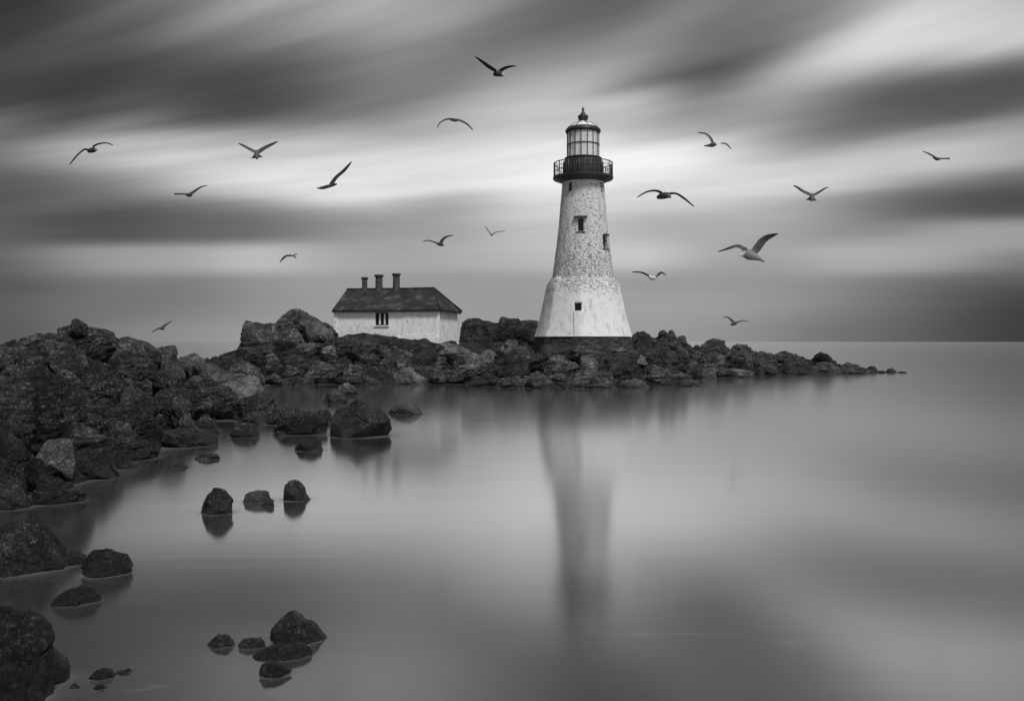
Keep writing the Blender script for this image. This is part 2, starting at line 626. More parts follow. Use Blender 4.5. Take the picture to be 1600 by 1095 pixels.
def ground_base(px, Y):
    Yf = np.interp(px, TA[:, 0], TA[:, 1])
    Yc = np.interp(px, TA[:, 0], TA[:, 2])
    pc = np.interp(px, TA[:, 0], TA[:, 3])
    Yb = np.interp(px, TA[:, 0], TA[:, 4])
    zc = CAMZ + (HZ - pc) * Yc / FPX
    t = (Y - Yf) / (Yc - Yf)
    up = np.where(t < 0, np.maximum(t * 3.0, -1.2), zc * np.clip(t, 0, 1) ** (1.25 - 0.6 * np.exp(-((px - 585) / 70.0) ** 2)))
    q = np.clip((Y - Yc) / (Yb - Yc), 0, 1.3)
    back = zc - (zc + 1.0) * q ** 2
    return np.where(t < 1, up, np.maximum(back, -1.2))


def ground_z(px, Y):
    px = np.atleast_1d(np.asarray(px, float))
    Y = np.atleast_1d(np.asarray(Y, float))
    z = ground_base(px, Y)
    X = (px - 800) * Y / FPX
    P = np.stack([X, Y, np.zeros_like(X)], 1)
    amp = np.clip((z + 0.4) / 1.0, 0.15, 1.0)
    flat = np.exp(-((px - 575) / 85.0) ** 2 - ((Y - 67.0) / 2.2) ** 2)        # the turfed hump in front of the cottage
    amp = amp * (1 - 0.7 * flat)
    z = z + amp * (0.45 * ridged(P * 0.55, 4, 0.55) - 0.45 + 0.35 * fbm(P * 0.3, 3) + 0.10 * fbm(P * 2.3, 3))
    return z * 0.84 - 0.14 + 0.62 * flat


def build_ground():
    pxs = np.arange(-420, 1452, 4.0)
    Ys = 11.5 * np.exp(np.arange(0, math.log(95 / 11.5), 0.0040))
    A, B = np.meshgrid(pxs, Ys)
    a, b = A.ravel(), B.ravel()
    z = ground_z(a, b)
    V = np.stack([(a - 800) * b / FPX, b, z], 1)
    rs = np.random.RandomState(21)
    T = V * 0.30
    blk = fracture(T, rs, 900, np.array([-0.3, 0.5, 0.81]), 1.8, 0.22, 1.2, 0.10, 0.02) + 0.25 * fracture(T * 1.0, rs, 1800, np.array([0.5, 0.3, 0.8]), 1.6, 0.3, 1.2, 0.12, 0.012)
    calm = np.exp(-((a - 575) / 75.0) ** 2 - ((b - 67.0) / 2.0) ** 2)
    V[:, 2] += blk * np.clip((z + 0.5) / 0.8, 0, 1) * (1 - 0.85 * calm)
    nx, ny = len(pxs), len(Ys)
    idx = np.arange(nx * ny).reshape(ny, nx)
    F = np.stack([idx[:-1, :-1].ravel(), idx[:-1, 1:].ravel(), idx[1:, 1:].ravel(), idx[1:, :-1].ravel()], 1)
    keep = (z[F] > -0.6).any(axis=1)
    F = F[keep]
    used = np.unique(F)
    mp = -np.ones(len(V), int)
    mp[used] = np.arange(len(used))
    o = mesh_np("rocky_shore_ground", V[used], mp[F], M_GROUND)
    tag(o, kind='structure')


build_ground()

# ------------------------------------------------------------------ rocks
MATS = dict(F=M_LEDGE, M=M_BANK, S=M_BANKS, d=M_DARK, m=M_MID, s=M_STRATA, f=M_FLAT, l=M_LIGHT, n=M_NEAR, p=M_NEARL)
_cnt = [100]


def rock(name, pts, Y, kind, label, depth=None, group=None, cat='rock', ground=False, rough=1.0, broken=1.0):
    """one rock: its outline seen from the shore gives width and height, it gets a depth of its own, flat broken faces and a rough skin"""
    _cnt[0] += 1
    rs = np.random.RandomState(_cnt[0])
    if kind == 'm' and Y > 57:
        kind = 'f'
    elif kind == 'd' and Y > 57:
        kind = 'F'
    elif kind == 'm' and 16 < Y < 41 and len(pts) > 6:
        kind = 's'
    w = (max(x for x, _ in pts) - min(x for x, _ in pts)) * Y / FPX
    h = (max(y for _, y in pts) - min(y for _, y in pts)) * Y / FPX
    D = depth if depth else max(0.42 * w, 0.45 * h)
    Y = Y + ((0.65 if Y < 56 else 0.2) * D if not ground else 0.0)          # its near foot stands at the given distance
    Q = np.array([[(x - 800) * Y / FPX, CAMZ + (HZ - y) * Y / FPX] for x, y in pts])
    w = Q[:, 0].max() - Q[:, 0].min()
    h = Q[:, 1].max() - Q[:, 1].min()
    zb = Q[:, 1].min()
    # carry the foot down under the water or the ground
    drop = 0.30 * h + 0.12
    lo_x = Q[Q[:, 1] < zb + 0.35 * h][:, 0]
    fx0, fx1 = lo_x.min(), lo_x.max()
    if fx1 - fx0 < 0.5 * w:
        fx0, fx1 = Q[:, 0].min() + 0.15 * w, Q[:, 0].max() - 0.15 * w
    Q = np.vstack([Q, [[fx1, zb - drop], [fx0, zb - drop]]])
    c = np.array([0.5 * (Q[:, 0].max() + Q[:, 0].min()), zb + 0.32 * h])
    # order by angle, then radius as a function of angle
    q = Q - c
    ang = np.arctan2(q[:, 1], q[:, 0])
    od = np.argsort(ang)
    q, ang = q[od], ang[od]
    K = 256
    th = np.linspace(-math.pi, math.pi, K, endpoint=False)
    Rr = np.zeros(K)
    n = len(q)
    for i in range(n):
        p0, p1 = q[i], q[(i + 1) % n]
        e = p1 - p0
        den = np.cos(th) * e[1] - np.sin(th) * e[0]
        den = np.where(np.abs(den) < 1e-9, 1e-9, den)
        t = (p0[0] * e[1] - p0[1] * e[0]) / den
        s = (p0[0] * np.sin(th) - p0[1] * np.cos(th)) / den
        ok = (t > 0) & (s >= -1e-6) & (s <= 1 + 1e-6)
        Rr = np.where(ok, np.maximum(Rr, t), Rr)
    Rr = np.where(Rr <= 0, np.median(Rr[Rr > 0]), Rr)
    ker = np.array([1, 2, 1], float) / 4
    Rr = np.convolve(np.concatenate([Rr[-4:], Rr, Rr[:4]]), ker, 'same')[4:-4]
    wpx = w * FPX / Y
    lvl = 6 if wpx > 80 else (5 if wpx > 24 else 4)
    Vd, F = ico(lvl)
    x, y, z = Vd.T
    phi = np.arctan2(z, x)
    Rv = np.interp(phi, np.append(th, math.pi), np.append(Rr, Rr[0]))
    rho = np.sqrt(x * x + z * z)
    # broken facets
    npl = 12
    N = rs.normal(size=(npl, 3))
    N[:, 1] -= 0.5
    N /= np.linalg.norm(N, axis=1)[:, None]
    dd = rs.uniform(0.62, 0.90, npl)
    den = Vd @ N.T
    rp = np.where(den > 0.05, dd / np.maximum(den, 0.05), 9.0)
    rp = np.minimum(rp.min(axis=1), 1.0)
    fade = np.clip(np.abs(y) * 2.6, 0.15, 1.0)
    k = 1 - (1 - rp) * fade
    P = np.stack([Rv * np.cos(phi) * rho ** 0.75, D * np.sign(y) * np.abs(y) ** 0.75, Rv * np.sin(phi) * rho ** 0.75], 1)
    P *= k[:, None]
    # clean breaks: planes that shear the stone flat
    for _ in range(30):
        nn = rs.normal(size=3)
        nn[1] = nn[1] * 0.8 - 0.35
        nn /= np.linalg.norm(nn)
        pr = P @ nn
        top = pr.max()
        f = abs(nn[1])
        if f < 0.55 and broken < 1:
            continue
        cutd = top * (rs.uniform(0.72, 0.88) if f > 0.55 else rs.uniform(0.91, 0.985))
        P = P - nn[None, :] * (np.maximum(pr - cutd, 0) * 0.985)[:, None]
    size = math.sqrt(w * max(h, 0.35 * w))
    off = rs.uniform(-50, 50, 3)
    nrm = P / np.maximum(np.linalg.norm(P, axis=1), 1e-6)[:, None]
    T = P / size
    disp = 0.012 * fbm(T * 2.0 + off, 2) + 0.007 * (ridged(T * 3.1 + off, 4, 0.5) - 1.0) + 0.008 * fbm(T * 9 + off, 4, 0.6)
    if kind == 's':
        nv, sf, nc = np.array([-0.55, 0.2, 0.81]), 3.4, 22
    elif kind in 'fF':
        nv, sf, nc = np.array([-0.15, 0.1, 0.98]), 3.4, 22
    else:
        nv = rs.normal(size=3)
        nv /= np.linalg.norm(nv)
        sf, nc = rs.uniform(1.2, 2.4), 10
    fk = (0.8 if kind in 'np' else 1.1) * broken
    disp += fk * fracture(T, rs, nc, nv / np.linalg.norm(nv), sf, 0.036, 0.11, 0.05, 0.014)
    if lvl >= 5:
        disp += 0.30 * fk * fracture(T, rs, nc * 5, nv / np.linalg.norm(nv), sf, 0.026, 0.14, 0.04, 0.010)
    if kind in 'sfF' and broken > .4:
        tt = (T @ nv) * 11.0 + 1.0 * fbm(T * 1.7 + off, 3)
        saw = tt - np.floor(tt)
        disp += 0.022 * (np.minimum(saw * 1.3, (1 - saw) * 5.0) - 0.5)
    disp = disp * size * rough
    lim = np.minimum(0.35 * h, 0.5 * D) + 1e-3
    P = P + nrm * np.clip(disp, -lim, lim)[:, None]
    base = np.array([c[0], Y, c[1]])
    V = P
    mk = kind.upper() if (kind in 'ms' and Y < 41) else kind
    o = mesh_np(name, V, F, MATS[mk], base)
    tag(o, label, cat, group)
    return o


RK = []


def rk(pts, Y, kind, label, name='rock', **kw):
    rock(name, pts, Y, kind, label, **kw)


# rocks standing in the bay (depth from their own waterline)
rk([(519, 682), (521, 645), (535, 632), (560, 627), (585, 632), (600, 642), (615, 662), (625, 684)], 28.0, 'n', 'largest dark boulder standing in the bay, domed with a vertical split', 'boulder')
rk([(604, 647), (615, 633), (632, 627), (648, 632), (658, 641), (663, 650)], 37.0, 'p', 'low pale grey rock in the water just right behind the largest bay boulder')
rk([(505, 630), (512, 613), (524, 606), (534, 614), (547, 628)], 43.7, 'd', 'small dark pointed rock in the bay below the cottage, front one of a pair')
rk([(524, 616), (532, 600), (545, 598), (556, 606), (563, 617)], 50.0, 'm', 'small low rock behind the dark pointed rock in the bay below the cottage')
rk([(461, 700), (470, 687), (485, 681), (498, 683), (504, 692), (503, 705)], 24.6, 'n', 'small smooth black rock alone in the water left in front of the largest bay boulder')
rk([(428, 676), (440, 662), (452, 651), (475, 650), (500, 655), (511, 662), (511, 680)], 28.8, 's', 'broad dark layered rock in the water left of the largest bay boulder', 'boulder')
rk([(416, 662), (424, 640), (450, 630), (475, 638), (498, 648), (502, 664)], 32.0, 'm', 'rounded rock right behind the broad layered rock in the bay')
rk([(488, 660), (494, 642), (508, 638), (518, 644), (520, 660)], 33.5, 'd', 'dark stump of rock squeezed between the broad layered rock and the largest bay boulder')
rk([(426, 680), (434, 671), (442, 673), (448, 680)], 28.6, 'n', 'tiny black stone at the left foot of the broad layered rock in the bay', 'stone')
rk([(360, 684), (364, 667), (374, 660), (390, 658), (402, 668), (405, 682)], 28.0, 'f', 'small ribbed dark rock standing alone between the shore and the broad layered rock')
rk([(236, 698), (240, 675), (268, 670), (300, 671), (325, 676), (343, 686), (348, 698)], 25.5, 'n', 'long flat topped black rock lying in the water off the left shore', depth=1.0)
rk([(273, 674), (288, 648), (300, 655), (313, 674)], 27.5, 'm', 'small pyramid shaped rock standing behind the long black rock', depth=.35)
rk([(298, 678), (308, 652), (320, 644), (334, 655), (348, 678)], 29.0, 's', 'jagged layered rock right behind the long black rock')
rk([(208, 718), (216, 704), (230, 701), (240, 704), (245, 717)], 23.0, 'n', 'small dark rounded rock at the water edge left of the long black rock')
rk([(302, 718), (310, 709), (328, 706), (342, 711), (343, 718)], 22.8, 'f', 'thin flat skerry just awash in front of the long black rock')
rk([(255, 734), (270, 724), (284, 722), (295, 733)], 21.1, 'n', 'tiny wedge of rock awash nearer than the flat skerry', 'stone')
rk([(313, 803), (322, 778), (333, 763), (343, 760), (355, 768), (363, 782), (364, 804)], 15.6, 'n', 'upright dark cone shaped rock, leftmost of the three rocks in mid bay', 'boulder')
rk([(379, 786), (384, 770), (400, 765), (420, 768), (427, 780), (428, 786)], 16.7, 'p', 'low pale rock, middle of the three rocks in mid bay')
rk([(406, 791), (420, 779), (428, 780), (428, 791)], 16.3, 'n', 'tiny dark wedge stone against the pale middle rock in mid bay', 'stone')
rk([(441, 782), (442, 760), (452, 748), (464, 750), (474, 760), (479, 772), (487, 782)], 16.9, 'n', 'dark egg shaped rock with pale right edge, rightmost of the three rocks in mid bay', 'boulder')
rk([(-70, 912), (-40, 850), (0, 828), (20, 815), (45, 811), (65, 828), (85, 850), (98, 880), (95, 903)], 11.4, 'n', 'huge black boulder cut by the left edge of the view, domed and peaked', 'boulder', depth=.6)
rk([(74, 900), (80, 850), (100, 852), (118, 862), (131, 870), (122, 886), (98, 900)], 11.9, 'n', 'shoulder of black rock leaning on the right side of the huge black boulder', depth=.3)
rk([(119, 902), (128, 875), (145, 860), (175, 857), (192, 868), (204, 886), (198, 902)], 11.4, 'n', 'rounded black rock in the water just right of the huge black boulder', 'boulder')
rk([(77, 950), (90, 931), (125, 914), (142, 920), (154, 937), (148, 950)], 10.15, 'n', 'low slanting rock in the near water below the rounded black rock')
rk([(-110, 1135), (-70, 965), (0, 941), (25, 948), (45, 970), (55, 1000), (60, 1060), (72, 1125)], 7.1, 'n', 'rough black boulder filling the bottom left corner of the view', 'boulder', depth=.5)
rk([(50, 1080), (58, 1007), (75, 1015), (95, 1030), (111, 1041), (105, 1056), (96, 1080)], 7.8, 'n', 'dark rock leaning out from the right side of the corner boulder', depth=.2)
rk([(418, 1010), (425, 980), (440, 960), (453, 947), (470, 962), (495, 980), (507, 1000), (506, 1012)], 8.85, 'n', 'pointed black rock alone in the near water at bottom centre left', 'boulder')
rk([(378, 1036), (400, 1016), (425, 1006), (470, 1004), (500, 1010), (500, 1024), (470, 1034)], 8.45, 'n', 'flat dark ledge awash at the foot of the pointed black rock', depth=.22)
rk([(369, 1014), (377, 998), (392, 995), (407, 1000), (417, 1012)], 8.75, 'n', 'small low rock awash left beside the pointed black rock')
rk([(318, 1012), (336, 994), (352, 989), (363, 994), (367, 1011)], 8.8, 'n', 'small low rock awash, farthest left of those by the pointed black rock')
rk([(404, 1040), (416, 1034), (435, 1037), (447, 1043), (457, 1050), (440, 1052)], 8.0, 'n', 'thin sliver of rock awash in front of the flat dark ledge', depth=.1)
rk([(136, 1063), (150, 1046), (162, 1043), (174, 1050), (180, 1063)], 7.95, 'n', 'low dark rock awash near the bottom edge right of the corner boulder')
rk([(170, 1066), (180, 1049), (200, 1046), (216, 1062), (214, 1067)], 8.05, 'n', 'flat sliver of rock awash touching the low rock near the bottom edge', 'stone')
rk([(140, 1078), (150, 1070), (162, 1070), (170, 1078)], 7.72, 'n', 'smallest wet stone near the bottom edge below the flat sliver', 'stone')
rk([(106, 1075), (113, 1066), (120, 1068), (126, 1076)], 7.75, 'n', 'tiny wet stone beside the rock leaning out of the corner boulder', 'stone')
rk([(367, 626), (372, 623), (378, 624), (382, 627)], 45.5, 'd', 'speck of dark stone awash in the inlet under the island shore', 'stone')

# left shore
rk([(92, 552), (95, 512), (106, 511), (128, 507), (145, 508), (165, 518), (181, 534), (186, 556)], 32.0, 'm', 'dark block forming the highest peak of the left shore', 'boulder', depth=2.0)
rk([(108, 514), (112, 499), (120, 497), (130, 502), (136, 513)], 32.3, 'd', 'small cap stone perched on the highest peak of the left shore', 'stone', depth=.22)
rk([(30, 560), (36, 540), (46, 527), (70, 522), (90, 522), (97, 537), (120, 562)], 28.5, 's', 'tilted layered slab just left of the highest peak of the left shore', depth=1.4)
rk([(60, 540), (78, 530), (110, 543), (150, 567), (184, 592), (190, 620), (172, 628), (130, 590), (80, 560)], 27.0, 's', 'long pale banded slab sloping down right below the highest peak', 'slab', broken=.45, depth=1.2)
rk([(176, 562), (185, 533), (205, 524), (222, 534), (240, 551), (242, 572)], 36.0, 'm', 'rounded dark boulder on the skyline right of the highest peak', 'boulder', depth=1.4)
rk([(230, 575), (240, 544), (258, 537), (272, 536), (276, 555), (277, 585)], 38.0, 'm', 'last square topped boulder on the skyline before the shore drops', 'boulder', depth=1.0)
rk([(163, 570), (168, 551), (180, 543), (200, 550), (232, 568), (241, 590), (240, 612), (200, 600)], 31.5, 's', 'ribbed grey rock with diagonal bands below the rounded skyline boulder', depth=1.0)
rk([(236, 606), (240, 580), (262, 565), (288, 573), (291, 590), (282, 608)], 30.5, 'd', 'black square block standing out in the middle of the left shore', 'boulder')
rk([(-80, 625), (-50, 548), (0, 540), (20, 538), (50, 550), (70, 566), (62, 600), (30, 625)], 23.5, 'm', 'broad rock on the skyline at the left edge of the view', 'boulder', depth=1.4)
rk([(-80, 700), (-30, 622), (15, 592), (58, 572), (85, 580), (100, 610), (108, 660), (96, 695)], 20.0, 's', 'largest smooth dark slab on the near face of the left shore', 'slab', broken=.45, depth=1.1)
rk([(84, 600), (96, 590), (118, 598), (140, 628), (153, 655), (154, 675), (120, 668), (96, 640)], 20.6, 'm', 'broad blade of rock against the right side of the largest dark slab', broken=.45, depth=.55)
rk([(66, 572), (84, 553), (106, 574), (138, 604), (165, 640), (162, 656), (132, 634), (100, 600)], 22.5, 's', 'narrow banded ridge running diagonally above the largest dark slab', 'slab', depth=.6)
rk([(118, 590), (135, 572), (160, 574), (186, 594), (187, 622), (160, 632), (130, 612)], 25.5, 'm', 'smooth dark hollowed rock under the long pale banded slab', depth=.7)
rk([(150, 660), (158, 640), (170, 628), (188, 630), (220, 646), (250, 652), (255, 676), (220, 690), (170, 690)], 24.0, 's', 'rough brown grey rock mass sloping to the water left of the long black rock', depth=.9)
rk([(184, 622), (190, 602), (205, 600), (240, 615), (247, 640), (238, 655), (200, 650)], 27.2, 'd', 'dark rounded rock under the ribbed grey rock', depth=.8)
rk([(243, 654), (243, 612), (268, 605), (297, 610), (300, 640), (292, 654)], 29.5, 'd', 'black square cornered rock at the head of the small inlet', depth=.9)
rk([(270, 652), (268, 617), (282, 621), (298, 650), (290, 656)], 28.3, 'm', 'leaning pale flake of rock in front of the black square cornered rock', depth=.2)
rk([(286, 630), (290, 603), (300, 583), (322, 590), (358, 604), (372, 622), (367, 642), (330, 648)], 34.0, 's', 'dark angular rock with pale layers standing at the inlet', depth=1.1)
rk([(312, 604), (326, 584), (342, 577), (370, 585), (395, 590), (410, 601), (408, 614), (394, 624), (350, 616)], 40.5, 'l', 'pale mottled boulder at the end of the left shore', 'boulder', depth=1.3)
rk([(340, 656), (360, 631), (388, 618), (415, 619), (430, 631), (441, 650), (436, 660)], 34.0, 's', 'low jumble of layered rock running into the water below the pale mottled boulder', depth=.9)
rk([(372, 656), (384, 645), (405, 642), (420, 650), (424, 662)], 32.6, 'd', 'small dark rock at the water edge of the low layered jumble')
rk([(60, 728), (66, 700), (76, 686), (92, 679), (108, 678), (118, 700), (116, 716), (96, 732)], 18.6, 'p', 'pale bright boulder low on the near face of the left shore', 'boulder', depth=.4)
rk([(98, 750), (106, 718), (120, 701), (140, 699), (156, 714), (172, 726), (184, 750)], 19.4, 'n', 'large black boulder at the water edge right of the pale bright boulder', 'boulder', depth=.5)
rk([(42, 760), (47, 716), (57, 710), (68, 730), (80, 760)], 17.7, 'n', 'leaning dark flake under the pale bright boulder', depth=.25)
rk([(-50, 802), (-20, 745), (5, 735), (25, 745), (44, 770), (52, 798)], 16.0, 'n', 'dark boulder at the water edge by the left side of the view', 'boulder', depth=.5)
rk([(42, 788), (60, 762), (88, 744), (108, 756), (124, 773), (134, 788)], 16.5, 's', 'lone sloping rock at the water edge below the leaning dark flake', depth=.4)
rk([(148, 712), (154, 688), (168, 671), (190, 672), (215, 688), (238, 690), (243, 708), (200, 718)], 22.6, 's', 'rubbly grey rock at the water edge under the rough brown grey mass', depth=.6)
rk([(174, 734), (184, 722), (200, 717), (212, 724), (217, 733)], 21.1, 'n', 'small dark rock in the water by the large black boulder of the shore')
rk([(88, 700), (98, 668), (115, 655), (140, 665), (158, 684), (167, 708), (130, 712)], 20.2, 'm', 'mid grey rock above the large black boulder at the water edge', depth=.5)
rk([(-60, 760), (-40, 660), (0, 664), (28, 690), (46, 716), (44, 755)], 17.3, 'n', 'dark rubbly rock on the near shore at the left side below the largest slab', depth=.5)
rk([(150, 690), (160, 664), (174, 652), (196, 660), (210, 680), (206, 696)], 23.0, 'm', 'grey knob of rock in the middle of the rubble above the bay')
rk([(262, 580), (275, 558), (300, 552), (322, 560), (330, 584)], 44.0, 'm', 'low grey rock on the neck joining the shore to the island')
rk([(290, 588), (302, 570), (325, 566), (345, 574), (352, 590)], 42.0, 'l', 'paler low rock on the neck in front of the grey one')
rk([(330, 566), (350, 552), (380, 545), (408, 550), (420, 566)], 60.0, 'f', 'flat bedded outcrop on the neck below the wedge slab')
rk([(350, 590), (362, 572), (385, 566), (405, 574), (412, 592)], 52.0, 'm', 'rounded grey rock on the neck near the inlet head')

# island, left end
rk([(371, 545), (376, 522), (382, 500), (400, 503), (430, 507), (438, 530), (436, 548)], 65.0, 'm', 'wedge shaped slab with one straight steep edge at the island left end', 'slab', broken=.45, depth=1.6)
rk([(424, 530), (427, 505), (436, 494), (455, 482), (466, 481), (490, 494), (524, 512), (532, 530)], 68.0, 'm', 'highest crag of the island, peaked, left of the cottage', 'boulder', broken=.45, depth=1.6)
rk([(462, 508), (466, 495), (476, 492), (500, 504), (523, 519), (524, 530), (500, 530), (478, 522)], 66.2, 'l', 'smooth pale slab lying on the right flank of the highest crag', 'slab', broken=.45, depth=.5)
rk([(429, 540), (436, 518), (450, 511), (466, 515), (477, 534), (470, 542)], 65.8, 'm', 'rounded knob under the highest crag', depth=.6)
rk([(404, 560), (411, 533), (428, 524), (450, 533), (470, 545), (482, 562)], 65.3, 'd', 'dark rounded boulder below the wedge slab', 'boulder', depth=.8)
rk([(462, 560), (476, 536), (500, 530), (530, 538), (556, 552), (560, 566)], 66.2, 'd', 'dark sloping rock below the smooth pale slab', depth=.8)
rk([(545, 568), (556, 546), (580, 536), (615, 531), (645, 532), (668, 541), (690, 554), (700, 570), (690, 580), (600, 580)], 65.6, 'd', 'wide black overhanging rock face below the cottage', 'boulder', broken=.45, depth=1.2)
rk([(548, 580), (553, 566), (570, 558), (586, 562), (600, 572), (607, 584)], 64.3, 'm', 'rounded grey boulder in front of the wide black rock face', 'boulder', depth=.6)
rk([(410, 604), (418, 594), (450, 590), (488, 591), (502, 602)], 62.0, 'f', 'flat pale ledge at the island waterline, farthest left', 'ledge', depth=.9)
rk([(406, 594), (413, 576), (440, 570), (462, 577), (466, 594)], 63.6, 'd', 'dark rounded rock above the farthest left ledge', depth=.8)
rk([(430, 575), (437, 554), (450, 550), (470, 557), (500, 570), (512, 584)], 64.9, 'f', 'banded rock halfway up the island left slope', depth=.8)
rk([(470, 592), (478, 578), (492, 566), (506, 567), (530, 578), (558, 584), (562, 598)], 64.0, 'f', 'long banded rock above the waterline left of the rounded grey boulder', depth=.8)
rk([(512, 602), (528, 589), (560, 582), (590, 589), (604, 601)], 62.8, 'm', 'low dark rock at the waterline under the long banded rock', depth=.8)
rk([(606, 600), (612, 586), (625, 577), (640, 573), (656, 583), (674, 599)], 63.4, 'l', 'pale pointed rock with a smooth right slope at the waterline under the cottage', depth=.7)
rk([(572, 600), (578, 585), (595, 579), (612, 583), (624, 600)], 63.6, 'm', 'squat rock left beside the pale pointed rock', depth=.6)
rk([(662, 598), (668, 583), (690, 577), (718, 580), (724, 598)], 63.8, 'f', 'flat stacked ledge at the waterline right of the pale pointed rock', 'ledge', depth=.8)
rk([(694, 584), (708, 575), (734, 567), (764, 562), (770, 576), (750, 586)], 63.4, 'f', 'long thin ledge above the flat stacked ledge', 'ledge', depth=.7)
rk([(676, 550), (684, 540), (704, 536), (738, 547), (760, 560), (752, 572), (700, 566)], 66.0, 'l', 'pale slope of bare rock at the right foot of the cottage', depth=.9)
rk([(738, 568), (754, 548), (774, 545), (784, 562), (780, 572)], 65.0, 'l', 'small pale rounded rock between the cottage and the lighthouse')
rk([(716, 550), (718, 500), (728, 495), (742, 494), (770, 505), (800, 511), (808, 545)], 76.0, 'd', 'big dark rock rising behind the right end of the cottage', 'boulder', broken=.45, depth=2.0)
rk([(772, 545), (776, 505), (790, 496), (800, 498), (820, 500), (842, 502), (846, 545)], 79.0, 'd', 'dark rough rock on the skyline touching the left side of the lighthouse', 'boulder', depth=2.0)
rk([(768, 568), (776, 544), (790, 532), (800, 531), (816, 538), (832, 552), (836, 570)], 63.2, 'm', 'upper of two stacked boulders left of the lighthouse foot', 'boulder', depth=1.0)
rk([(762, 590), (768, 566), (784, 556), (810, 553), (826, 564), (832, 588), (800, 594)], 61.0, 'd', 'lower of two stacked boulders left of the lighthouse foot', 'boulder', depth=.9)
rk([(728, 602), (740, 588), (765, 583), (786, 590), (794, 604)], 60.2, 'd', 'low dark rock at the waterline left under the two stacked boulders', depth=.7)
rk([(768, 606), (782, 592), (806, 588), (824, 594), (830, 606)], 58.8, 'f', 'low banded rock at the waterline right under the two stacked boulders', depth=.6)
rk([(818, 606), (826, 587), (840, 580), (858, 587), (872, 606)], 58.6, 'm', 'round dark boulder at the waterline left under the lighthouse', 'boulder', depth=.6)
rk([(844, 592), (850, 566), (866, 556), (886, 556), (902, 566), (906, 578), (892, 594)], 60.0, 'm', 'square boulder with a bright flat top in front of the lighthouse', 'boulder', depth=.8)
rk([(900, 578), (906, 562), (916, 556), (928, 557), (937, 567), (936, 578)], 60.8, 'l', 'small pale round stone right of the bright topped square boulder', 'stone', depth=.5)
rk([(822, 572), (830, 552), (850, 541), (880, 541), (896, 552), (894, 572)], 61.9, 'm', 'broad rock against the lighthouse plinth on its left', depth=.6)
rk([(884, 558), (892, 542), (906, 537), (922, 540), (940, 549), (942, 560)], 62.2, 'f', 'flat topped pale rock against the middle of the lighthouse plinth', depth=.5)
rk([(932, 592), (936, 570), (948, 556), (960, 546), (976, 556), (996, 570), (1012, 584), (1006, 596)], 61.2, 'd', 'peaked dark boulder under the right side of the lighthouse', 'boulder', depth=.9)
rk([(946, 560), (956, 545), (978, 541), (996, 548), (1004, 562)], 62.6, 'm', 'weathered rock against the right end of the lighthouse plinth', depth=.5)
rk([(875, 608), (888, 588), (908, 576), (934, 578), (954, 590), (968, 607)], 57.9, 'm', 'broad domed boulder nearest the water in front of the lighthouse', 'boulder', depth=.8)
rk([(960, 606), (972, 594), (992, 590), (1010, 596), (1016, 606)], 58.8, 'f', 'low banded rock at the waterline right of the broad domed boulder', depth=.5)
rk([(982, 560), (985, 520), (990, 516), (1006, 518), (1024, 529), (1034, 560)], 71.5, 'd', 'dark rock rising against the right side of the lighthouse', 'boulder', depth=1.4)
rk([(1012, 560), (1022, 526), (1034, 518), (1050, 519), (1068, 535), (1076, 560)], 73.0, 'd', 'dark crag right of the lighthouse topped by small stones', 'boulder', depth=1.3)
rk([(1028, 521), (1032, 516), (1038, 515), (1042, 521)], 73.0, 'd', 'left of two knobs on top of the dark crag right of the lighthouse', 'stone')
rk([(1043, 522), (1046, 516), (1051, 515), (1055, 522)], 73.2, 'd', 'right of two knobs on top of the dark crag right of the lighthouse', 'stone')
rk([(1002, 574), (1006, 552), (1018, 540), (1034, 549), (1039, 562), (1032, 578)], 65.5, 'm', 'smooth egg shaped boulder right of the peaked dark boulder', 'boulder', depth=.7)
rk([(1024, 584), (1032, 556), (1046, 545), (1058, 553), (1066, 584)], 67.0, 'd', 'tall dark rock right of the smooth egg shaped boulder', depth=.8)
rk([(998, 594), (1006, 574), (1022, 570), (1046, 580), (1056, 594)], 63.4, 'm', 'rubbly rock at the waterline below the smooth egg shaped boulder', depth=.7)
rk([(1056, 560), (1066, 544), (1088, 540), (1110, 545), (1116, 560)], 76.0, 'm', 'broad grey boulder right of the dark crag', 'boulder', depth=.9)
rk([(1076, 576), (1086, 564), (1104, 554), (1120, 549), (1134, 562), (1136, 578)], 75.0, 'm', 'tilted flat faced block below the broad grey boulder', 'boulder', depth=.9)
rk([(1058, 590), (1066, 572), (1080, 566), (1096, 574), (1100, 590)], 70.0, 'd', 'dark rock at the waterline in the notch right of the lighthouse', depth=.8)
rk([(1080, 592), (1088, 578), (1104, 574), (1118, 580), (1122, 592)], 73.5, 'm', 'rounded rock at the waterline under the tilted flat faced block')
rk([(1116, 590), (1124, 578), (1150, 574), (1176, 580), (1180, 590)], 75.5, 'f', 'low flat rock at the waterline right of the rounded one')
rk([(1052, 604), (1064, 595), (1084, 593), (1102, 603)], 60.7, 'm', 'low flat rock jutting into the water right of the lighthouse, nearest of all there', depth=.5)
rk([(1024, 602), (1034, 590), (1052, 584), (1074, 588), (1088, 600)], 62.6, 'f', 'flat rubble ledge behind the nearest jutting rock right of the lighthouse', 'ledge', depth=.7)

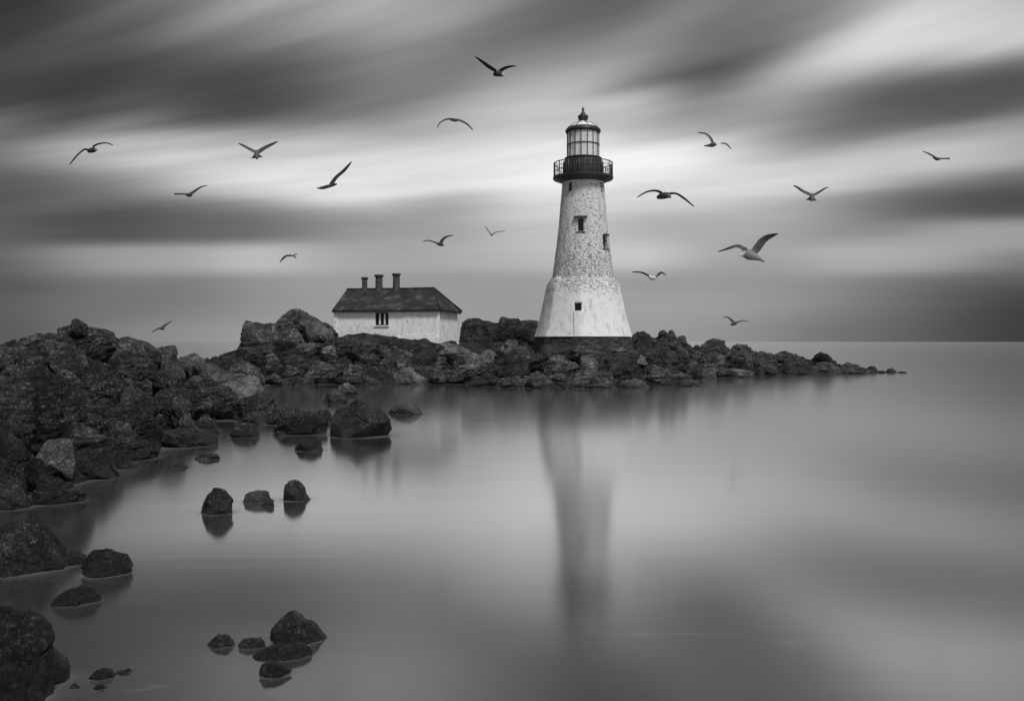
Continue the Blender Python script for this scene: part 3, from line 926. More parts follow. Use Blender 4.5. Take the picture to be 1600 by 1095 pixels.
# island tail, falling to the right
rk([(1088, 552), (1096, 537), (1116, 529), (1132, 533), (1142, 552)], 80.0, 'd', 'dark hump on the skyline at the start of the long tail', depth=1.0)
rk([(1134, 560), (1144, 541), (1154, 535), (1172, 541), (1186, 560)], 82.0, 'm', 'knobby skyline rock of the tail behind the second hump', depth=1.0)
rk([(1126, 586), (1134, 566), (1150, 556), (1168, 562), (1176, 586)], 79.0, 'd', 'steep dark rock on the front of the tail below the knobby skyline rock', depth=.9)
rk([(1164, 584), (1172, 558), (1192, 548), (1210, 556), (1222, 584)], 81.5, 'd', 'large dark boulder midway along the tail', 'boulder', depth=1.0)
rk([(1200, 566), (1212, 553), (1230, 548), (1252, 556), (1262, 568)], 85.0, 'm', 'smooth topped skyline rock in the middle of the tail', depth=.9)
rk([(1208, 588), (1216, 570), (1236, 562), (1256, 570), (1264, 588)], 82.0, 'd', 'dark jagged rock at the waterline below the smooth topped skyline rock', depth=.9)
rk([(1266, 566), (1270, 554), (1282, 549), (1296, 556), (1306, 566)], 85.0, 'd', 'lone black stone standing up from the tail skyline', 'boulder', depth=.7)
rk([(1256, 588), (1268, 570), (1290, 564), (1310, 572), (1320, 587)], 83.5, 'm', 'low rock at the waterline under the lone black stone', depth=.8)
rk([(1296, 586), (1308, 570), (1326, 566), (1348, 573), (1372, 584)], 84.5, 'm', 'last broad rock of the tail before it breaks up', depth=.7)
rk([(1346, 584), (1356, 573), (1366, 571), (1378, 583)], 87.0, 'd', 'first separate small stone beyond the tail', 'stone', depth=.4)
rk([(1370, 584), (1375, 579), (1382, 579), (1386, 584)], 86.0, 'd', 'second separate small stone beyond the tail', 'stone', depth=.4)
rk([(1382, 583), (1388, 575), (1396, 575), (1402, 583)], 87.0, 'd', 'upright small stone third beyond the tail', 'stone', depth=.4)
rk([(1400, 584), (1406, 580), (1414, 580), (1419, 584)], 86.2, 'd', 'flat stone last above water beyond the tail', 'stone', depth=.4)


def scatter(n, pa, pb, ya, yb, size, kind, label, group, seed, name='stone'):
    """loose stones lying on the ground sheet: one of each kind built, the rest copied"""
    rs = random.Random(seed)
    protos = []
    k = 0
    tries = 0
    while k < n and tries < 4000:
        tries += 1
        px, f = rs.uniform(pa, pb), rs.random()
        Yf = float(np.interp(px, TA[:, 0], TA[:, 1]))
        Yc = float(np.interp(px, TA[:, 0], TA[:, 2]))
        Y = Yf + (Yc - Yf) * (ya + (yb - ya) * f)
        z = float(ground_z(px, Y)[0])
        if z < 0.02:
            continue
        s = size * rs.uniform(0.5, 1.25)
        if len(protos) < 4:
            half = s * FPX / Y / 2
            p0 = HZ + (CAMZ - z) * FPX / Y + half * 0.3
            o = rock(name, [(px - half, p0), (px - half * .8, p0 - half * .8), (px - half * .1, p0 - half * 1.25), (px + half * .7, p0 - half * .7), (px + half, p0)], Y, kind, label, group=group, ground=True)
            o['s0'] = s
            o['z0'] = z
            protos.append((o, s, z))
        else:
            src, s0, z0 = protos[k % 4]
            o = src.copy()
            COL.objects.link(o)
            q = s / s0
            o.scale = (q * rs.uniform(.8, 1.25), q, q * rs.uniform(.6, .95))
            o.rotation_euler = (rs.uniform(-.3, .3), rs.uniform(-.3, .3), rs.uniform(0, 6.28))
            o.location = ((px - 800) * Y / FPX, Y, z + 0.12 * s)
        k += 1
    for o, _, _ in protos:
        for kk in ('s0', 'z0'):
            del o[kk]


scatter(46, -20, 330, 0.02, 0.75, 0.8, 's', 'loose grey stone in the rubble between the big slabs of the left shore', 'loose stones of the left shore', 3)
scatter(52, 420, 760, 0.02, 0.7, 1.7, 'f', 'loose stone on the slope below the cottage', 'loose stones below the cottage', 5)
scatter(36, 765, 1010, 0.02, 0.8, 1.3, 'm', 'loose stone wedged among the boulders at the lighthouse foot', 'loose stones at the lighthouse foot', 8)
scatter(80, 1010, 1345, 0.02, 1.0, 1.25, 'd', 'loose dark stone in the pile of the long tail right of the lighthouse', 'loose stones of the tail', 9)

# ------------------------------------------------------------------ painted and metal materials
def wall_material(name, base, dark, cover, scale, stain=0.25, flecks=(1.0, 1.0, 1.7), bump=0.02, top=None, soft=0.10):
    m, nt, p = mat(name)
    tc = nt.add('ShaderNodeTexCoord')
    V = tc.outputs['Object']
    mp = nt.add('ShaderNodeMapping')
    mp.inputs['Scale'].default_value = flecks
    nt.l.new(V, mp.inputs[0])
    n1 = nt.noise(mp.outputs[0], scale, 5, 0.62, 0.3)
    patch = nt.noise(V, 0.55, 4, 0.6)
    thr = nt.math('MULTIPLY_ADD', nt.math('SUBTRACT', patch, 0.5), -0.22, n1)
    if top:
        # render has weathered off towards this height, baring the stone; on the foot this darker colour also offsets light on the shoulder
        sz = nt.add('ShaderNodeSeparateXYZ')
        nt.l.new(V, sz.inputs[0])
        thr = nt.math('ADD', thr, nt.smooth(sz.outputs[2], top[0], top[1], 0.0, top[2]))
    fl = nt.smooth(thr, 0.5 + cover, 0.5 + cover + soft)
    mp2 = nt.add('ShaderNodeMapping')
    mp2.inputs['Scale'].default_value = (1.0, 1.0, 0.5)
    nt.l.new(V, mp2.inputs[0])
    run = nt.noise(mp2.outputs[0], 2.6, 6, 0.65)
    st = nt.math('MULTIPLY', nt.smooth(run, 0.47, 0.68), nt.smooth(patch, 0.35, 0.65))
    fine = nt.noise(V, scale * 4.5, 5, 0.7)
    c = nt.mixf(fl, base, dark)
    c = nt.math('MULTIPLY', c, nt.math('MULTIPLY_ADD', st, -stain, 1.0))
    c = nt.math('MULTIPLY', c, nt.math('MULTIPLY_ADD', fine, 0.5, 0.75))
    nt.put(p.inputs['Base Color'], grey(nt, c))
    p.inputs['Roughness'].default_value = 0.85
    p.inputs['Specular IOR Level'].default_value = 0.15
    bp = nt.add('ShaderNodeBump')
    bp.inputs['Strength'].default_value = 0.8
    bp.inputs['Distance'].default_value = bump
    nt.put(bp.inputs['Height'], nt.math('SUBTRACT', nt.math('MULTIPLY', fine, 0.6), fl))
    nt.l.new(bp.outputs[0], p.inputs['Normal'])
    return m


def plain_material(name, v, rough=0.5, metal=0.0, var=0.3, scale=3.0, bump=0.004):
    m, nt, p = mat(name)
    tc = nt.add('ShaderNodeTexCoord')
    n = nt.noise(tc.outputs['Object'], scale, 6, 0.65)
    nt.put(p.inputs['Base Color'], grey(nt, nt.math('MULTIPLY', nt.math('MULTIPLY_ADD', n, 2 * var, 1 - var), v)))
    p.inputs['Roughness'].default_value = rough
    p.inputs['Metallic'].default_value = metal
    bp = nt.add('ShaderNodeBump')
    bp.inputs['Strength'].default_value = 0.6
    bp.inputs['Distance'].default_value = bump
    nt.l.new(n, bp.inputs['Height'])
    nt.l.new(bp.outputs[0], p.inputs['Normal'])
    return m


M_TOWER = wall_material("weathered tower masonry", 0.60, 0.19, -0.045, 6.4, 0.38, flecks=(1.0, 1.0, 1.2), soft=0.24, top=(9.5, 4.8, 0.07))
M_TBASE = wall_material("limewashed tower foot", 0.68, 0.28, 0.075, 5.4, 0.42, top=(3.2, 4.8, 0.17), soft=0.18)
M_PLINTH = wall_material("dark stone plinth", 0.06, 0.025, 0.0, 2.6, 0.4, (0.7, 0.7, 3.0), 0.05)
M_LIME = wall_material("limewashed cottage wall", 0.78, 0.28, 0.095, 4.2, 0.34)
M_LIME2 = wall_material("limewashed wall panel", 0.72, 0.28, 0.105, 3.4, 0.42)
M_IRON = plain_material("dark painted iron", 0.022, 0.45)
M_RAIL = plain_material("grey painted iron", 0.05, 0.5)
M_DOME = plain_material("pale painted metal roof", 0.75, 0.35, 0.0, 0.25)
M_WHITE = plain_material("white painted wood", 0.72, 0.5, 0.0, 0.1)
M_WOOD = plain_material("dark weathered wood", 0.03, 0.7, 0.0, 0.3)
M_HOLE = plain_material("dark room behind glass", 0.012, 0.2, 0.0, 0.2)
M_POT = wall_material("sooty chimney render", 0.075, 0.03, 0.02, 4.0, 0.3)
M_TURF = rock_material("dark wind clipped turf", 0.012, 0.024, 0.045, 0.07, 2.0, rough=0.95)


def roof_material():
    m, nt, p = mat("dark slate roof")
    tc = nt.add('ShaderNodeTexCoord')
    V = tc.outputs['Object']
    n = nt.noise(V, 1.1, 6, 0.65, 0.4)
    f = nt.noise(V, 9.0, 6, 0.7)
    br = nt.add('ShaderNodeTexBrick')
    mp = nt.add('ShaderNodeMapping')
    mp.inputs['Rotation'].default_value = (R(90), 0, 0)
    nt.l.new(V, mp.inputs[0])
    nt.l.new(mp.outputs[0], br.inputs['Vector'])
    br.inputs['Scale'].default_value = 3.2
    br.inputs['Brick Width'].default_value = 0.9
    br.inputs['Row Height'].default_value = 0.5
    br.inputs['Mortar Size'].default_value = 0.03
    br.inputs['Color1'].default_value = (0.9, 0.9, 0.9, 1)
    br.inputs['Color2'].default_value = (1.15, 1.15, 1.15, 1)
    br.inputs['Mortar'].default_value = (0.6, 0.6, 0.6, 1)
    bw = nt.add('ShaderNodeRGBToBW')
    nt.l.new(br.outputs['Color'], bw.inputs[0])
    c = nt.ramp(n, [(0.3, 0.014), (0.52, 0.03), (0.70, 0.10)])
    c = nt.math('MULTIPLY', c, bw.outputs[0])
    c = nt.math('MULTIPLY', c, nt.math('MULTIPLY_ADD', f, 0.8, 0.6))
    nt.put(p.inputs['Base Color'], grey(nt, c))
    p.inputs['Roughness'].default_value = 0.75
    p.inputs['Specular IOR Level'].default_value = 0.25
    bp = nt.add('ShaderNodeBump')
    bp.inputs['Strength'].default_value = 0.7
    bp.inputs['Distance'].default_value = 0.03
    nt.put(bp.inputs['Height'], nt.math('ADD', bw.outputs[0], f))
    nt.l.new(bp.outputs[0], p.inputs['Normal'])
    return m


M_ROOF = roof_material()


def glass_material():
    m, nt, p = mat("salt hazed lantern glass")
    p.inputs['Base Color'].default_value = (0.84, 0.84, 0.84, 1)
    p.inputs['Roughness'].default_value = 0.2
    tr = nt.add('ShaderNodeBsdfTransparent')
    mx = nt.add('ShaderNodeMixShader')
    mx.inputs[0].default_value = 0.68
    out = nt.n['Material Output']
    nt.l.new(tr.outputs[0], mx.inputs[1])
    nt.l.new(p.outputs[0], mx.inputs[2])
    nt.l.new(mx.outputs[0], out.inputs[0])
    return m


M_GLASS = glass_material()
def pane_material():
    m, nt, p = mat("dark window glass")
    p.inputs['Base Color'].default_value = (0.01, 0.01, 0.01, 1)
    p.inputs['Roughness'].default_value = 0.15
    return m
M_PANE = pane_material()


# ------------------------------------------------------------------ lighthouse
def build_lighthouse():
    Y = 67.0
    k = Y / FPX
    ax = (911 - 800) * k
    Z = lambda py: CAMZ + (HZ - py) * k
    z0 = Z(541)
    root = empty('lighthouse', (ax, Y, z0))
    tag(root, 'tall tapering whitewashed stone lighthouse with dark gallery and glazed lantern on the rocky island', 'lighthouse')
    L = lambda py: Z(py) - z0
    # plinth, foot and tower
    bm = bmesh.new()
    bm_lathe(bm, [(83 * k, L(575)), (82 * k, L(548)), (78.5 * k, L(541)), (76.6 * k, L(525))], 8, R(-97))
    bmesh.ops.bevel(bm, geom=bm.edges[:], offset=0.12, segments=3, affect='EDGES')
    bm_obj('plinth', bm, M_PLINTH, root)
    # foot: an eight sided battered base, rounded arrises, edges chipped by noise
    n = 160
    rows = [(75.4, 526), (72.5, 517), (69.5, 507), (66.5, 496), (64.0, 485), (61.4, 473), (59.0, 461), (57.4, 451), (56.0, 446), (53.2, 440.5), (50.2, 436.5), (47.6, 434)]
    fine = []
    for (r0, y0), (r1, y1) in zip(rows[:-1], rows[1:]):
        st = 4 if y0 - y1 > 3 else 2
        for i in range(st):
            t = i / st
            fine.append((r0 + (r1 - r0) * t, y0 + (y1 - y0) * t))
    fine.append(rows[-1])
    Vv, Ff = [], []
    for r, y in fine:
        for i in range(n):
            a = 2 * math.pi * i / n
            b = ((a - R(-97)) % (math.pi / 4)) - math.pi / 8
            oct_r = math.cos(math.pi / 8) / math.cos(b)
            rr = r * k * (0.45 * 1.0 + 0.55 * oct_r * 1.03)
            Vv.append((rr * math.cos(a), rr * math.sin(a), L(y)))
    for j in range(len(fine) - 1):
        for i in range(n):
            Ff.append((j * n + i, j * n + (i + 1) % n, (j + 1) * n + (i + 1) % n, (j + 1) * n + i))
    Vv = np.array(Vv)
    nd = Vv[:, :2] / np.linalg.norm(Vv[:, :2], axis=1)[:, None]
    d = 0.05 * fbm(Vv * 0.9, 4) + np.where(Vv[:, 2] > L(452), 0.07 * fbm(Vv * 2.2 + 9, 3), 0)
    Vv[:, :2] += nd * d[:, None]
    Vv[:, 2] += np.where((Vv[:, 2] > L(449)), 0.10 * fbm(Vv * 1.5 + 3, 3), 0)
    Ff.append
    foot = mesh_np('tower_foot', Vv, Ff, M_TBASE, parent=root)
    # tower shaft
    prof = [(49.6, 446), (49.0, 440), (46.6, 424), (44.2, 405), (42.0, 388), (39.8, 369), (37.9, 350), (36.2, 331), (34.6, 312), (33.4, 298), (32.6, 286), (32.4, 280)]
    bm = bmesh.new()
    pf = []
    for (r0, y0), (r1, y1) in zip(prof[:-1], prof[1:]):
        for i in range(4):
            t = i / 4
            pf.append(((r0 + (r1 - r0) * t) * k, L(y0 + (y1 - y0) * t)))
    pf.append((prof[-1][0] * k, L(prof[-1][1])))
    bm_lathe(bm, pf, 128)
    for v in bm.verts:
        q = np.array([[v.co.x, v.co.y, v.co.z]])
        dd = 0.04 * float(fbm(q * 1.3, 3)[0]) + 0.018 * float(gnoise(q * 5.0)[0])
        h = Vector((v.co.x, v.co.y, 0)).normalized()
        v.co += h * dd
    shaft = bm_obj('tower_shaft', bm, M_TOWER, root, smooth=True)

    # windows: carved openings with a dark sash set inside
    def opening(target, px, y0, y1, wpx, rad, lintel=0, name='window', depth=0.35):
        """px column, rows, width; rad = wall radius there (px)"""
        off = (px - 911)
        s = max(-0.97, min(0.97, off / rad))
        a = math.asin(s)                       # angle from the face towards the shore
        dirv = Vector((math.sin(a), -math.cos(a), 0))
        w = wpx * k / max(0.45, math.cos(a))
        h = (y1 - y0) * k
        zc = 0.5 * (L(y0) + L(y1))
        rot = Matrix.Rotation(a, 3, 'Z')
        cbm = bmesh.new()
        bm_box(cbm, dirv * (rad * k - 0.02) + Vector((0, 0, zc)), (w, depth * 2, h), rot)
        cut(target, cbm)
        bm = bmesh.new()
        c = dirv * (rad * k - depth + 0.06) + Vector((0, 0, zc))
        t = 0.05
        side = Vector((math.cos(a), math.sin(a), 0))
        for sg in (-1, 1):
            bm_box(bm, c + side * sg * (w / 2 - t / 2), (t, 0.08, h), rot)
            bm_box(bm, c + Vector((0, 0, sg * (h / 2 - t / 2))), (w - 2 * t - .004, 0.08, t), rot)
        fr = bm_obj(name, bm, M_WOOD, root)
        bm = bmesh.new()
        bm_box(bm, c + dirv * -0.01, (w - 2 * t, 0.03, h - 2 * t), rot)
        bm_obj('pane', bm, M_PANE, fr)
        if lintel:
            bm = bmesh.new()
            bm_box(bm, dirv * (rad * k + 0.03) + Vector((0, 0, L(y0) + 0.085)), (lintel * k, 0.36, 0.13), rot, 0.02)
            bm_obj('lintel', bm, M_WOOD, fr)
            bm = bmesh.new()
            bm_box(bm, dirv * (rad * k + 0.01) + Vector((0, 0, L(y1) - 0.06)), (w + 0.25, 0.2, 0.09), rot, 0.02)
            bm_obj('sill', bm, M_POT, fr)

    opening(shaft, 888.5, 289, 303, 5.5, 33.2)
    opening(shaft, 938.5, 288, 296, 4.0, 33.0)
    opening(shaft, 938.5, 300, 304, 3.5, 33.4)
    opening(shaft, 904.5, 346, 366, 8.5, 38.2, lintel=20)
    opening(shaft, 943.5, 372, 391, 8.0, 41.0, lintel=9)
    opening(foot, 899, 476, 487.5, 10.5, 61.5 * .985)
    # thin tube added to draw the faint crack line below the lower window
    bm = bmesh.new()
    pp = []
    for yy in (489, 500, 512, 524):
        rr = np.interp(-yy, [-526, -507, -485, -473], [75.4, 69.5, 64.0, 61.4]) * k * 1.0
        a = math.asin((892 - 911) * k / rr)
        pp.append((rr * math.sin(a), -rr * math.cos(a) - 0.0, L(yy)))
    bm_tube(bm, pp, 0.011, 6)
    bm_obj('crack_line', bm, M_POT, root, smooth=True)
    # gallery
    bm = bmesh.new()
    bm_lathe(bm, [(32.9 * k, L(286)), (38 * k, L(284)), (44.5 * k, L(281.5)), (46.3 * k, L(281)), (47 * k, L(279.5)), (47 * k, L(277)), (46 * k, L(276.6))], 96)
    bm_obj('gallery_deck', bm, M_IRON, root, smooth=False)
    rail = bmesh.new()
    ring = lambda r, y: [(r * k * math.cos(2 * math.pi * i / 72), r * k * math.sin(2 * math.pi * i / 72), L(y)) for i in range(73)]
    for y, r in ((256, .035), (262, .018), (269.5, .018)):
        bm_tube(rail, ring(45.7, y), r, 6)
    bm_obj('handrail', rail, M_RAIL, root, smooth=True)
    for i in range(16):
        a = 2 * math.pi * (i + .5) / 16
        bm = bmesh.new()
        bm_tube(bm, [(45.7 * k * math.cos(a), 45.7 * k * math.sin(a), L(277.5)), (45.7 * k * math.cos(a), 45.7 * k * math.sin(a), L(255.2))], .045, 6)
        bm_obj('rail_post', bm, M_RAIL, root, smooth=True)
    for i in range(16):
        bm = bmesh.new()
        for j in (1, 2, 3):
            a = 2 * math.pi * (i + .5 + j / 4) / 16
            bm_tube(bm, [(45.7 * k * math.cos(a), 45.7 * k * math.sin(a), L(277.5)), (45.7 * k * math.cos(a), 45.7 * k * math.sin(a), L(256))], .016, 5)
        if i % 5 in (0, 2):
            a0, a1 = 2 * math.pi * (i + .5) / 16, 2 * math.pi * (i + 1.5) / 16
            bm_tube(bm, [(45.7 * k * math.cos(a0), 45.7 * k * math.sin(a0), L(276)), (45.7 * k * math.cos(a1), 45.7 * k * math.sin(a1), L(257))], .016, 5)
        bm_obj('railing_bars', bm, M_RAIL, root, smooth=True)
    # watch room drum with ribs and sill rings
    bm = bmesh.new()
    bm_lathe(bm, [(31 * k, L(277.2)), (31 * k, L(254)), (30.2 * k, L(252.5)), (27.5 * k, L(252.2)), (27.5 * k, L(249.5)), (29 * k, L(249.2)), (29 * k, L(247.6)), (25.6 * k, L(247))], 48)
    bm_obj('watch_room', bm, M_IRON, root)
    bm = bmesh.new()
    for i in range(24):
        a = 2 * math.pi * i / 24
        bm_box(bm, Vector((31.2 * k * math.cos(a), 31.2 * k * math.sin(a), 0.5 * (L(276) + L(255)))), (0.05, 0.07, L(255) - L(276)), Matrix.Rotation(a, 3, 'Z'))
    bm_obj('drum_ribs', bm, M_RAIL, root)
    # lantern
    bm = bmesh.new()
    bm_lathe(bm, [(24.6 * k, L(247.2)), (24.6 * k, L(206.5))], 16, R(11.25), False, False)
    bm_obj('lantern_glass', bm, M_GLASS, root)
    bm = bmesh.new()
    for i in range(16):
        a = R(11.25) + 2 * math.pi * i / 16
        bm_box(bm, Vector((25 * k * math.cos(a), 25 * k * math.sin(a), 0.5 * (L(247) + L(206)))), (0.042, 0.06, L(206) - L(247)), Matrix.Rotation(a, 3, 'Z'))
    for y in (227.0,):
        bm_tube(bm, [(25 * k * math.cos(R(11.25) + 2 * math.pi * i / 16), 25 * k * math.sin(R(11.25) + 2 * math.pi * i / 16), L(y)) for i in range(17)], .05, 6)
    bm_obj('glazing_bars', bm, M_RAIL, root)
    bm = bmesh.new()
    bm_lathe(bm, [(0.02, L(247)), (0.5, L(246.5)), (0.5, L(240)), (0.26, L(239)), (0.36, L(234)), (0.4, L(229)), (0.36, L(222)), (0.24, L(217)), (0.02, L(215))], 24)
    bm_obj('lamp_lens', bm, M_DOME, root, smooth=True)
    # cornice, dome, ventilator, finial
    bm = bmesh.new()
    bm_lathe(bm, [(24.9 * k, L(208.5)), (26.6 * k, L(208)), (27.8 * k, L(206)), (27.4 * k, L(203.6)), (25.6 * k, L(201.6)), (24.0 * k, L(200.4))], 64)
    bm_obj('cornice', bm, M_IRON, root, smooth=True)
    bm = bmesh.new()
    bm_lathe(bm, [(24.2 * k, L(200.9)), (20.5 * k, L(197.6)), (16 * k, L(194.6)), (11 * k, L(192.4)), (7 * k, L(191)), (6.0 * k, L(190))], 64)
    bm_obj('dome_roof', bm, M_DOME, root, smooth=True)
    bm = bmesh.new()
    for i in range(8):
        a = 2 * math.pi * (i + .3) / 8
        bm_tube(bm, [(r * k * math.cos(a), r * k * math.sin(a), L(y)) for r, y in ((25, 201.6), (20.5, 197.3), (16, 194.3), (11, 192.1), (6.5, 190.6))], .03, 5)
    bm_obj('roof_ribs', bm, M_RAIL, root, smooth=True)
    bm = bmesh.new()
    bm_lathe(bm, [(5.6 * k, L(191.5)), (5.4 * k, L(189)), (6.6 * k, L(188.4)), (7.2 * k, L(187.5)), (8.2 * k, L(182.6)), (8.2 * k, L(181.6)), (5.0 * k, L(179.5)), (3.4 * k, L(177.2)), (2.2 * k, L(175.4)), (2.0 * k, L(174))], 32)
    bm_obj('ventilator', bm, M_IRON, root, smooth=True)
    bm = bmesh.new()
    bm_lathe(bm, [(1.2 * k, L(174.5)), (1.1 * k, L(173)), (2.2 * k, L(171.6)), (2.2 * k, L(170.4)), (1.0 * k, L(169.4)), (.5 * k, L(167))], 16)
    bm_obj('finial', bm, M_IRON, root, smooth=True)


build_lighthouse()


# ------------------------------------------------------------------ keeper's cottage
def build_cottage():
    rot = R(-13.5)
    P = at(684, 533, 68.0)                       # front right corner on the ground
    root = empty('cottage', (P.x, P.y, P.z))
    root.rotation_euler = (0, 0, rot)
    tag(root, "low limewashed keeper's cottage with dark hipped slate roof and three chimneys left of the lighthouse", 'cottage')
    # local axes: -x along the front wall to the left, +y back
    W, D, H = 8.35, 5.1, 2.42
    k = 68.0 / FPX
    lower = -1.2
    bm = bmesh.new()
    # walls with a gable on the left end
    prof = [(-W, 0), (0, 0), (0, D), (-W, D)]
    zr = H + 1.75
    vb = [bm.verts.new((x, y, lower)) for x, y in prof]
    vt = [bm.verts.new((x, y, H)) for x, y in prof]
    vr = bm.verts.new((-W, D / 2, zr - 0.05))
    bm.faces.new(vb[::-1])
    bm.faces.new((vb[0], vb[1], vt[1], vt[0]))
    bm.faces.new((vb[1], vb[2], vt[2], vt[1]))
    bm.faces.new((vb[2], vb[3], vt[3], vt[2]))
    bm.faces.new((vb[3], vb[0], vt[0], vr, vt[3]))
    bm.faces.new((vt[0], vt[1], vr))
    bm.faces.new((vt[1], vt[2], vr))
    bm.faces.new((vt[2], vt[3], vr))
    wall = bm_obj('wall', bm, M_LIME, root)
    wx = -((684 - 595.5) * k) / math.cos(rot) * 1.02
    wz0, wz1 = (533 - 508) * k, (533 - 488) * k
    ww = 22 * k
    cb = bmesh.new()
    bm_box(cb, Vector((wx, 0, (wz0 + wz1) / 2)), (ww, 0.5, wz1 - wz0))
    bpy.context.view_layer.update()
    cut(wall, cb)
    # raised panel of later render with a ledge under it, at the right of the front
    x0, x1 = -((684 - 627) * k) * 1.03, -0.10
    bm = bmesh.new()
    bm_box(bm, Vector(((x0 + x1) / 2, -0.018, (H + 0.42) / 2 - .03)), (x1 - x0, 0.05, H - 0.42 - 0.06), None, 0.015)
    bm_obj('wall_panel', bm, M_LIME2, root)
    bm = bmesh.new()
    bm_box(bm, Vector(((x0 + x1) / 2 - .05, -0.09, -0.1)), (x1 - x0 + .5, 0.26, 0.95), None, 0.05)
    bm_obj('footing', bm, M_LIME, root)
    for sx in (-W - 0.01, 0.01):
        bm = bmesh.new()
        bm_box(bm, Vector((sx, 0.05, H / 2 - .35)), (0.24, 0.26, H + .66), None, 0.03)
        bm_obj('corner_quoin', bm, M_LIME, root)
    # window
    fr = bmesh.new()
    hh = wz1 - wz0
    zc = (wz0 + wz1) / 2
    t = 0.075
    for sg in (-1, 1):
        bm_box(fr, Vector((wx + sg * (ww / 2 - t / 2), 0.06, zc)), (t, 0.1, hh))
        bm_box(fr, Vector((wx, 0.06, zc + sg * (hh / 2 - t / 2))), (ww - 2 * t - .004, 0.1, t))
    win = bm_obj('window', fr, M_WOOD, root)
    for sg in (-1, 1):
        bm = bmesh.new()
        bm_box(bm, Vector((wx + sg * ww * 0.185, 0.075, zc)), (0.125, 0.07, hh - 2 * t - .004), None, .008)
        bm_obj('mullion', bm, M_WHITE, win)
    bm = bmesh.new()
    bm_box(bm, Vector((wx, 0.125, zc)), (ww - 2 * t, 0.02, hh - 2 * t))
    bm_obj('pane', bm, M_PANE, win)
    bm = bmesh.new()
    bm_box(bm, Vector((wx, -0.03, wz0 - .04)), (ww + .16, 0.16, 0.075), None, .012)
    bm_obj('sill', bm, M_LIME, win)
    bm = bmesh.new()
    bm_box(bm, Vector((wx, -0.012, wz1 + .05)), (ww + .22, 0.08, 0.09), None, .01)
    bm_obj('lintel', bm, M_WOOD, win)
    # roof: gabled at the left, hipped at the right, with real thickness, uneven courses
    ov = 0.30
    zE = H - 0.03
    A = [(-W - .22, -ov), (ov, -ov), (ov, D + ov), (-W - .22, D + ov)]
    ra, rb = Vector((-W - .22, D / 2, zr)), Vector((-1.12, D / 2, zr))
    e = [Vector((x, y, zE)) for x, y in A]

    def sheet(bm, quad, nu, nv):
        a, b, c, d = quad                  # a-b eave, d-c ridge
        g = []
        for j in range(nv + 1):
            row = []
            for i in range(nu + 1):
                s, tt = i / nu, j / nv
                p = (a.lerp(b, s)).lerp(d.lerp(c, s), tt)
                sag = -0.05 * math.sin(math.pi * tt) + 0.025 * float(gnoise(np.array([[p.x * .8, p.y * .8, 3.3]]))[0])
                edge = 0.0 if (j == nv or i in (0, nu)) else 1.0
                row.append(bm.verts.new(p + Vector((0, 0, sag * edge))))
            g.append(row)
        for j in range(nv):
            for i in range(nu):
                if g[j + 1][i].co == g[j + 1][i + 1].co:
                    bm.faces.new((g[j][i], g[j][i + 1], g[j + 1][i]))
                else:
                    bm.faces.new((g[j][i], g[j][i + 1], g[j + 1][i + 1], g[j + 1][i]))
    bm = bmesh.new()
    sheet(bm, (e[0], e[1], rb, ra), 40, 14)
    sheet(bm, (e[1], e[2], rb, rb.copy()), 24, 14)
    sheet(bm, (e[2], e[3], ra, rb), 40, 14)
    bmesh.ops.remove_doubles(bm, verts=bm.verts, dist=0.004)
    bmesh.ops.recalc_face_normals(bm, faces=bm.faces)
    r = bmesh.ops.solidify(bm, geom=bm.faces[:], thickness=0.11)
    rf = bm_obj('roof', bm, M_ROOF, root)
    # ridge capping and bargeboard
    bm = bmesh.new()
    bm_tube(bm, [ra + Vector((0.0, 0, .03)), ra.lerp(rb, .5) + Vector((0, 0, .02)), rb + Vector((0, 0, .03))], .075, 8)
    bm_tube(bm, [rb + Vector((0, 0, .02)), e[1] + Vector((0, 0, .07))], .055, 8)
    bm_tube(bm, [rb + Vector((0, 0, .02)), e[2] + Vector((0, 0, .07))], .055, 8)
    bm_obj('ridge_tiles', bm, M_ROOF, rf, smooth=True)
    bm = bmesh.new()
    bm_box(bm, Vector((-W / 2, -ov + .05, zE - .13)), (W + .35, 0.05, 0.12))
    bm_box(bm, Vector((ov - .05, D / 2, zE - .13)), (0.05, D + .3, 0.12))
    bm_obj('gutter_board', bm, M_WOOD, rf)
    # chimneys
    for px, ytop, wd in ((547.5, 430.5, 9.0), (572.5, 427, 12), (602.5, 425.5, 11.6)):
        cx = -((690 - px) * k) / math.cos(rot) * .985
        ht = (HZ - ytop) * 70.3 / FPX + CAMZ - P.z
        r = wd * k / 2
        zb = zr - .35
        bm = bmesh.new()
        bm_lathe(bm, [(r * 1.04, zb), (r * 1.0, zb + .5), (r * .96, ht - .2), (r * .98, ht - .16)], 20)
        bmesh.ops.translate(bm, verts=bm.verts, vec=(cx, D / 2, 0))
        ch = bm_obj('chimney', bm, M_POT, root, smooth=False)
        bm = bmesh.new()
        bm_lathe(bm, [(r * 1.0, ht - .19), (r * 1.28, ht - .15), (r * 1.3, ht - .04), (r * 1.12, ht), (r * .7, ht - .005), (r * .68, ht - .12)], 20)
        bmesh.ops.translate(bm, verts=bm.verts, vec=(cx, D / 2, 0))
        bm_obj('chimney_cap', bm, M_WOOD, ch, smooth=False)


build_cottage()


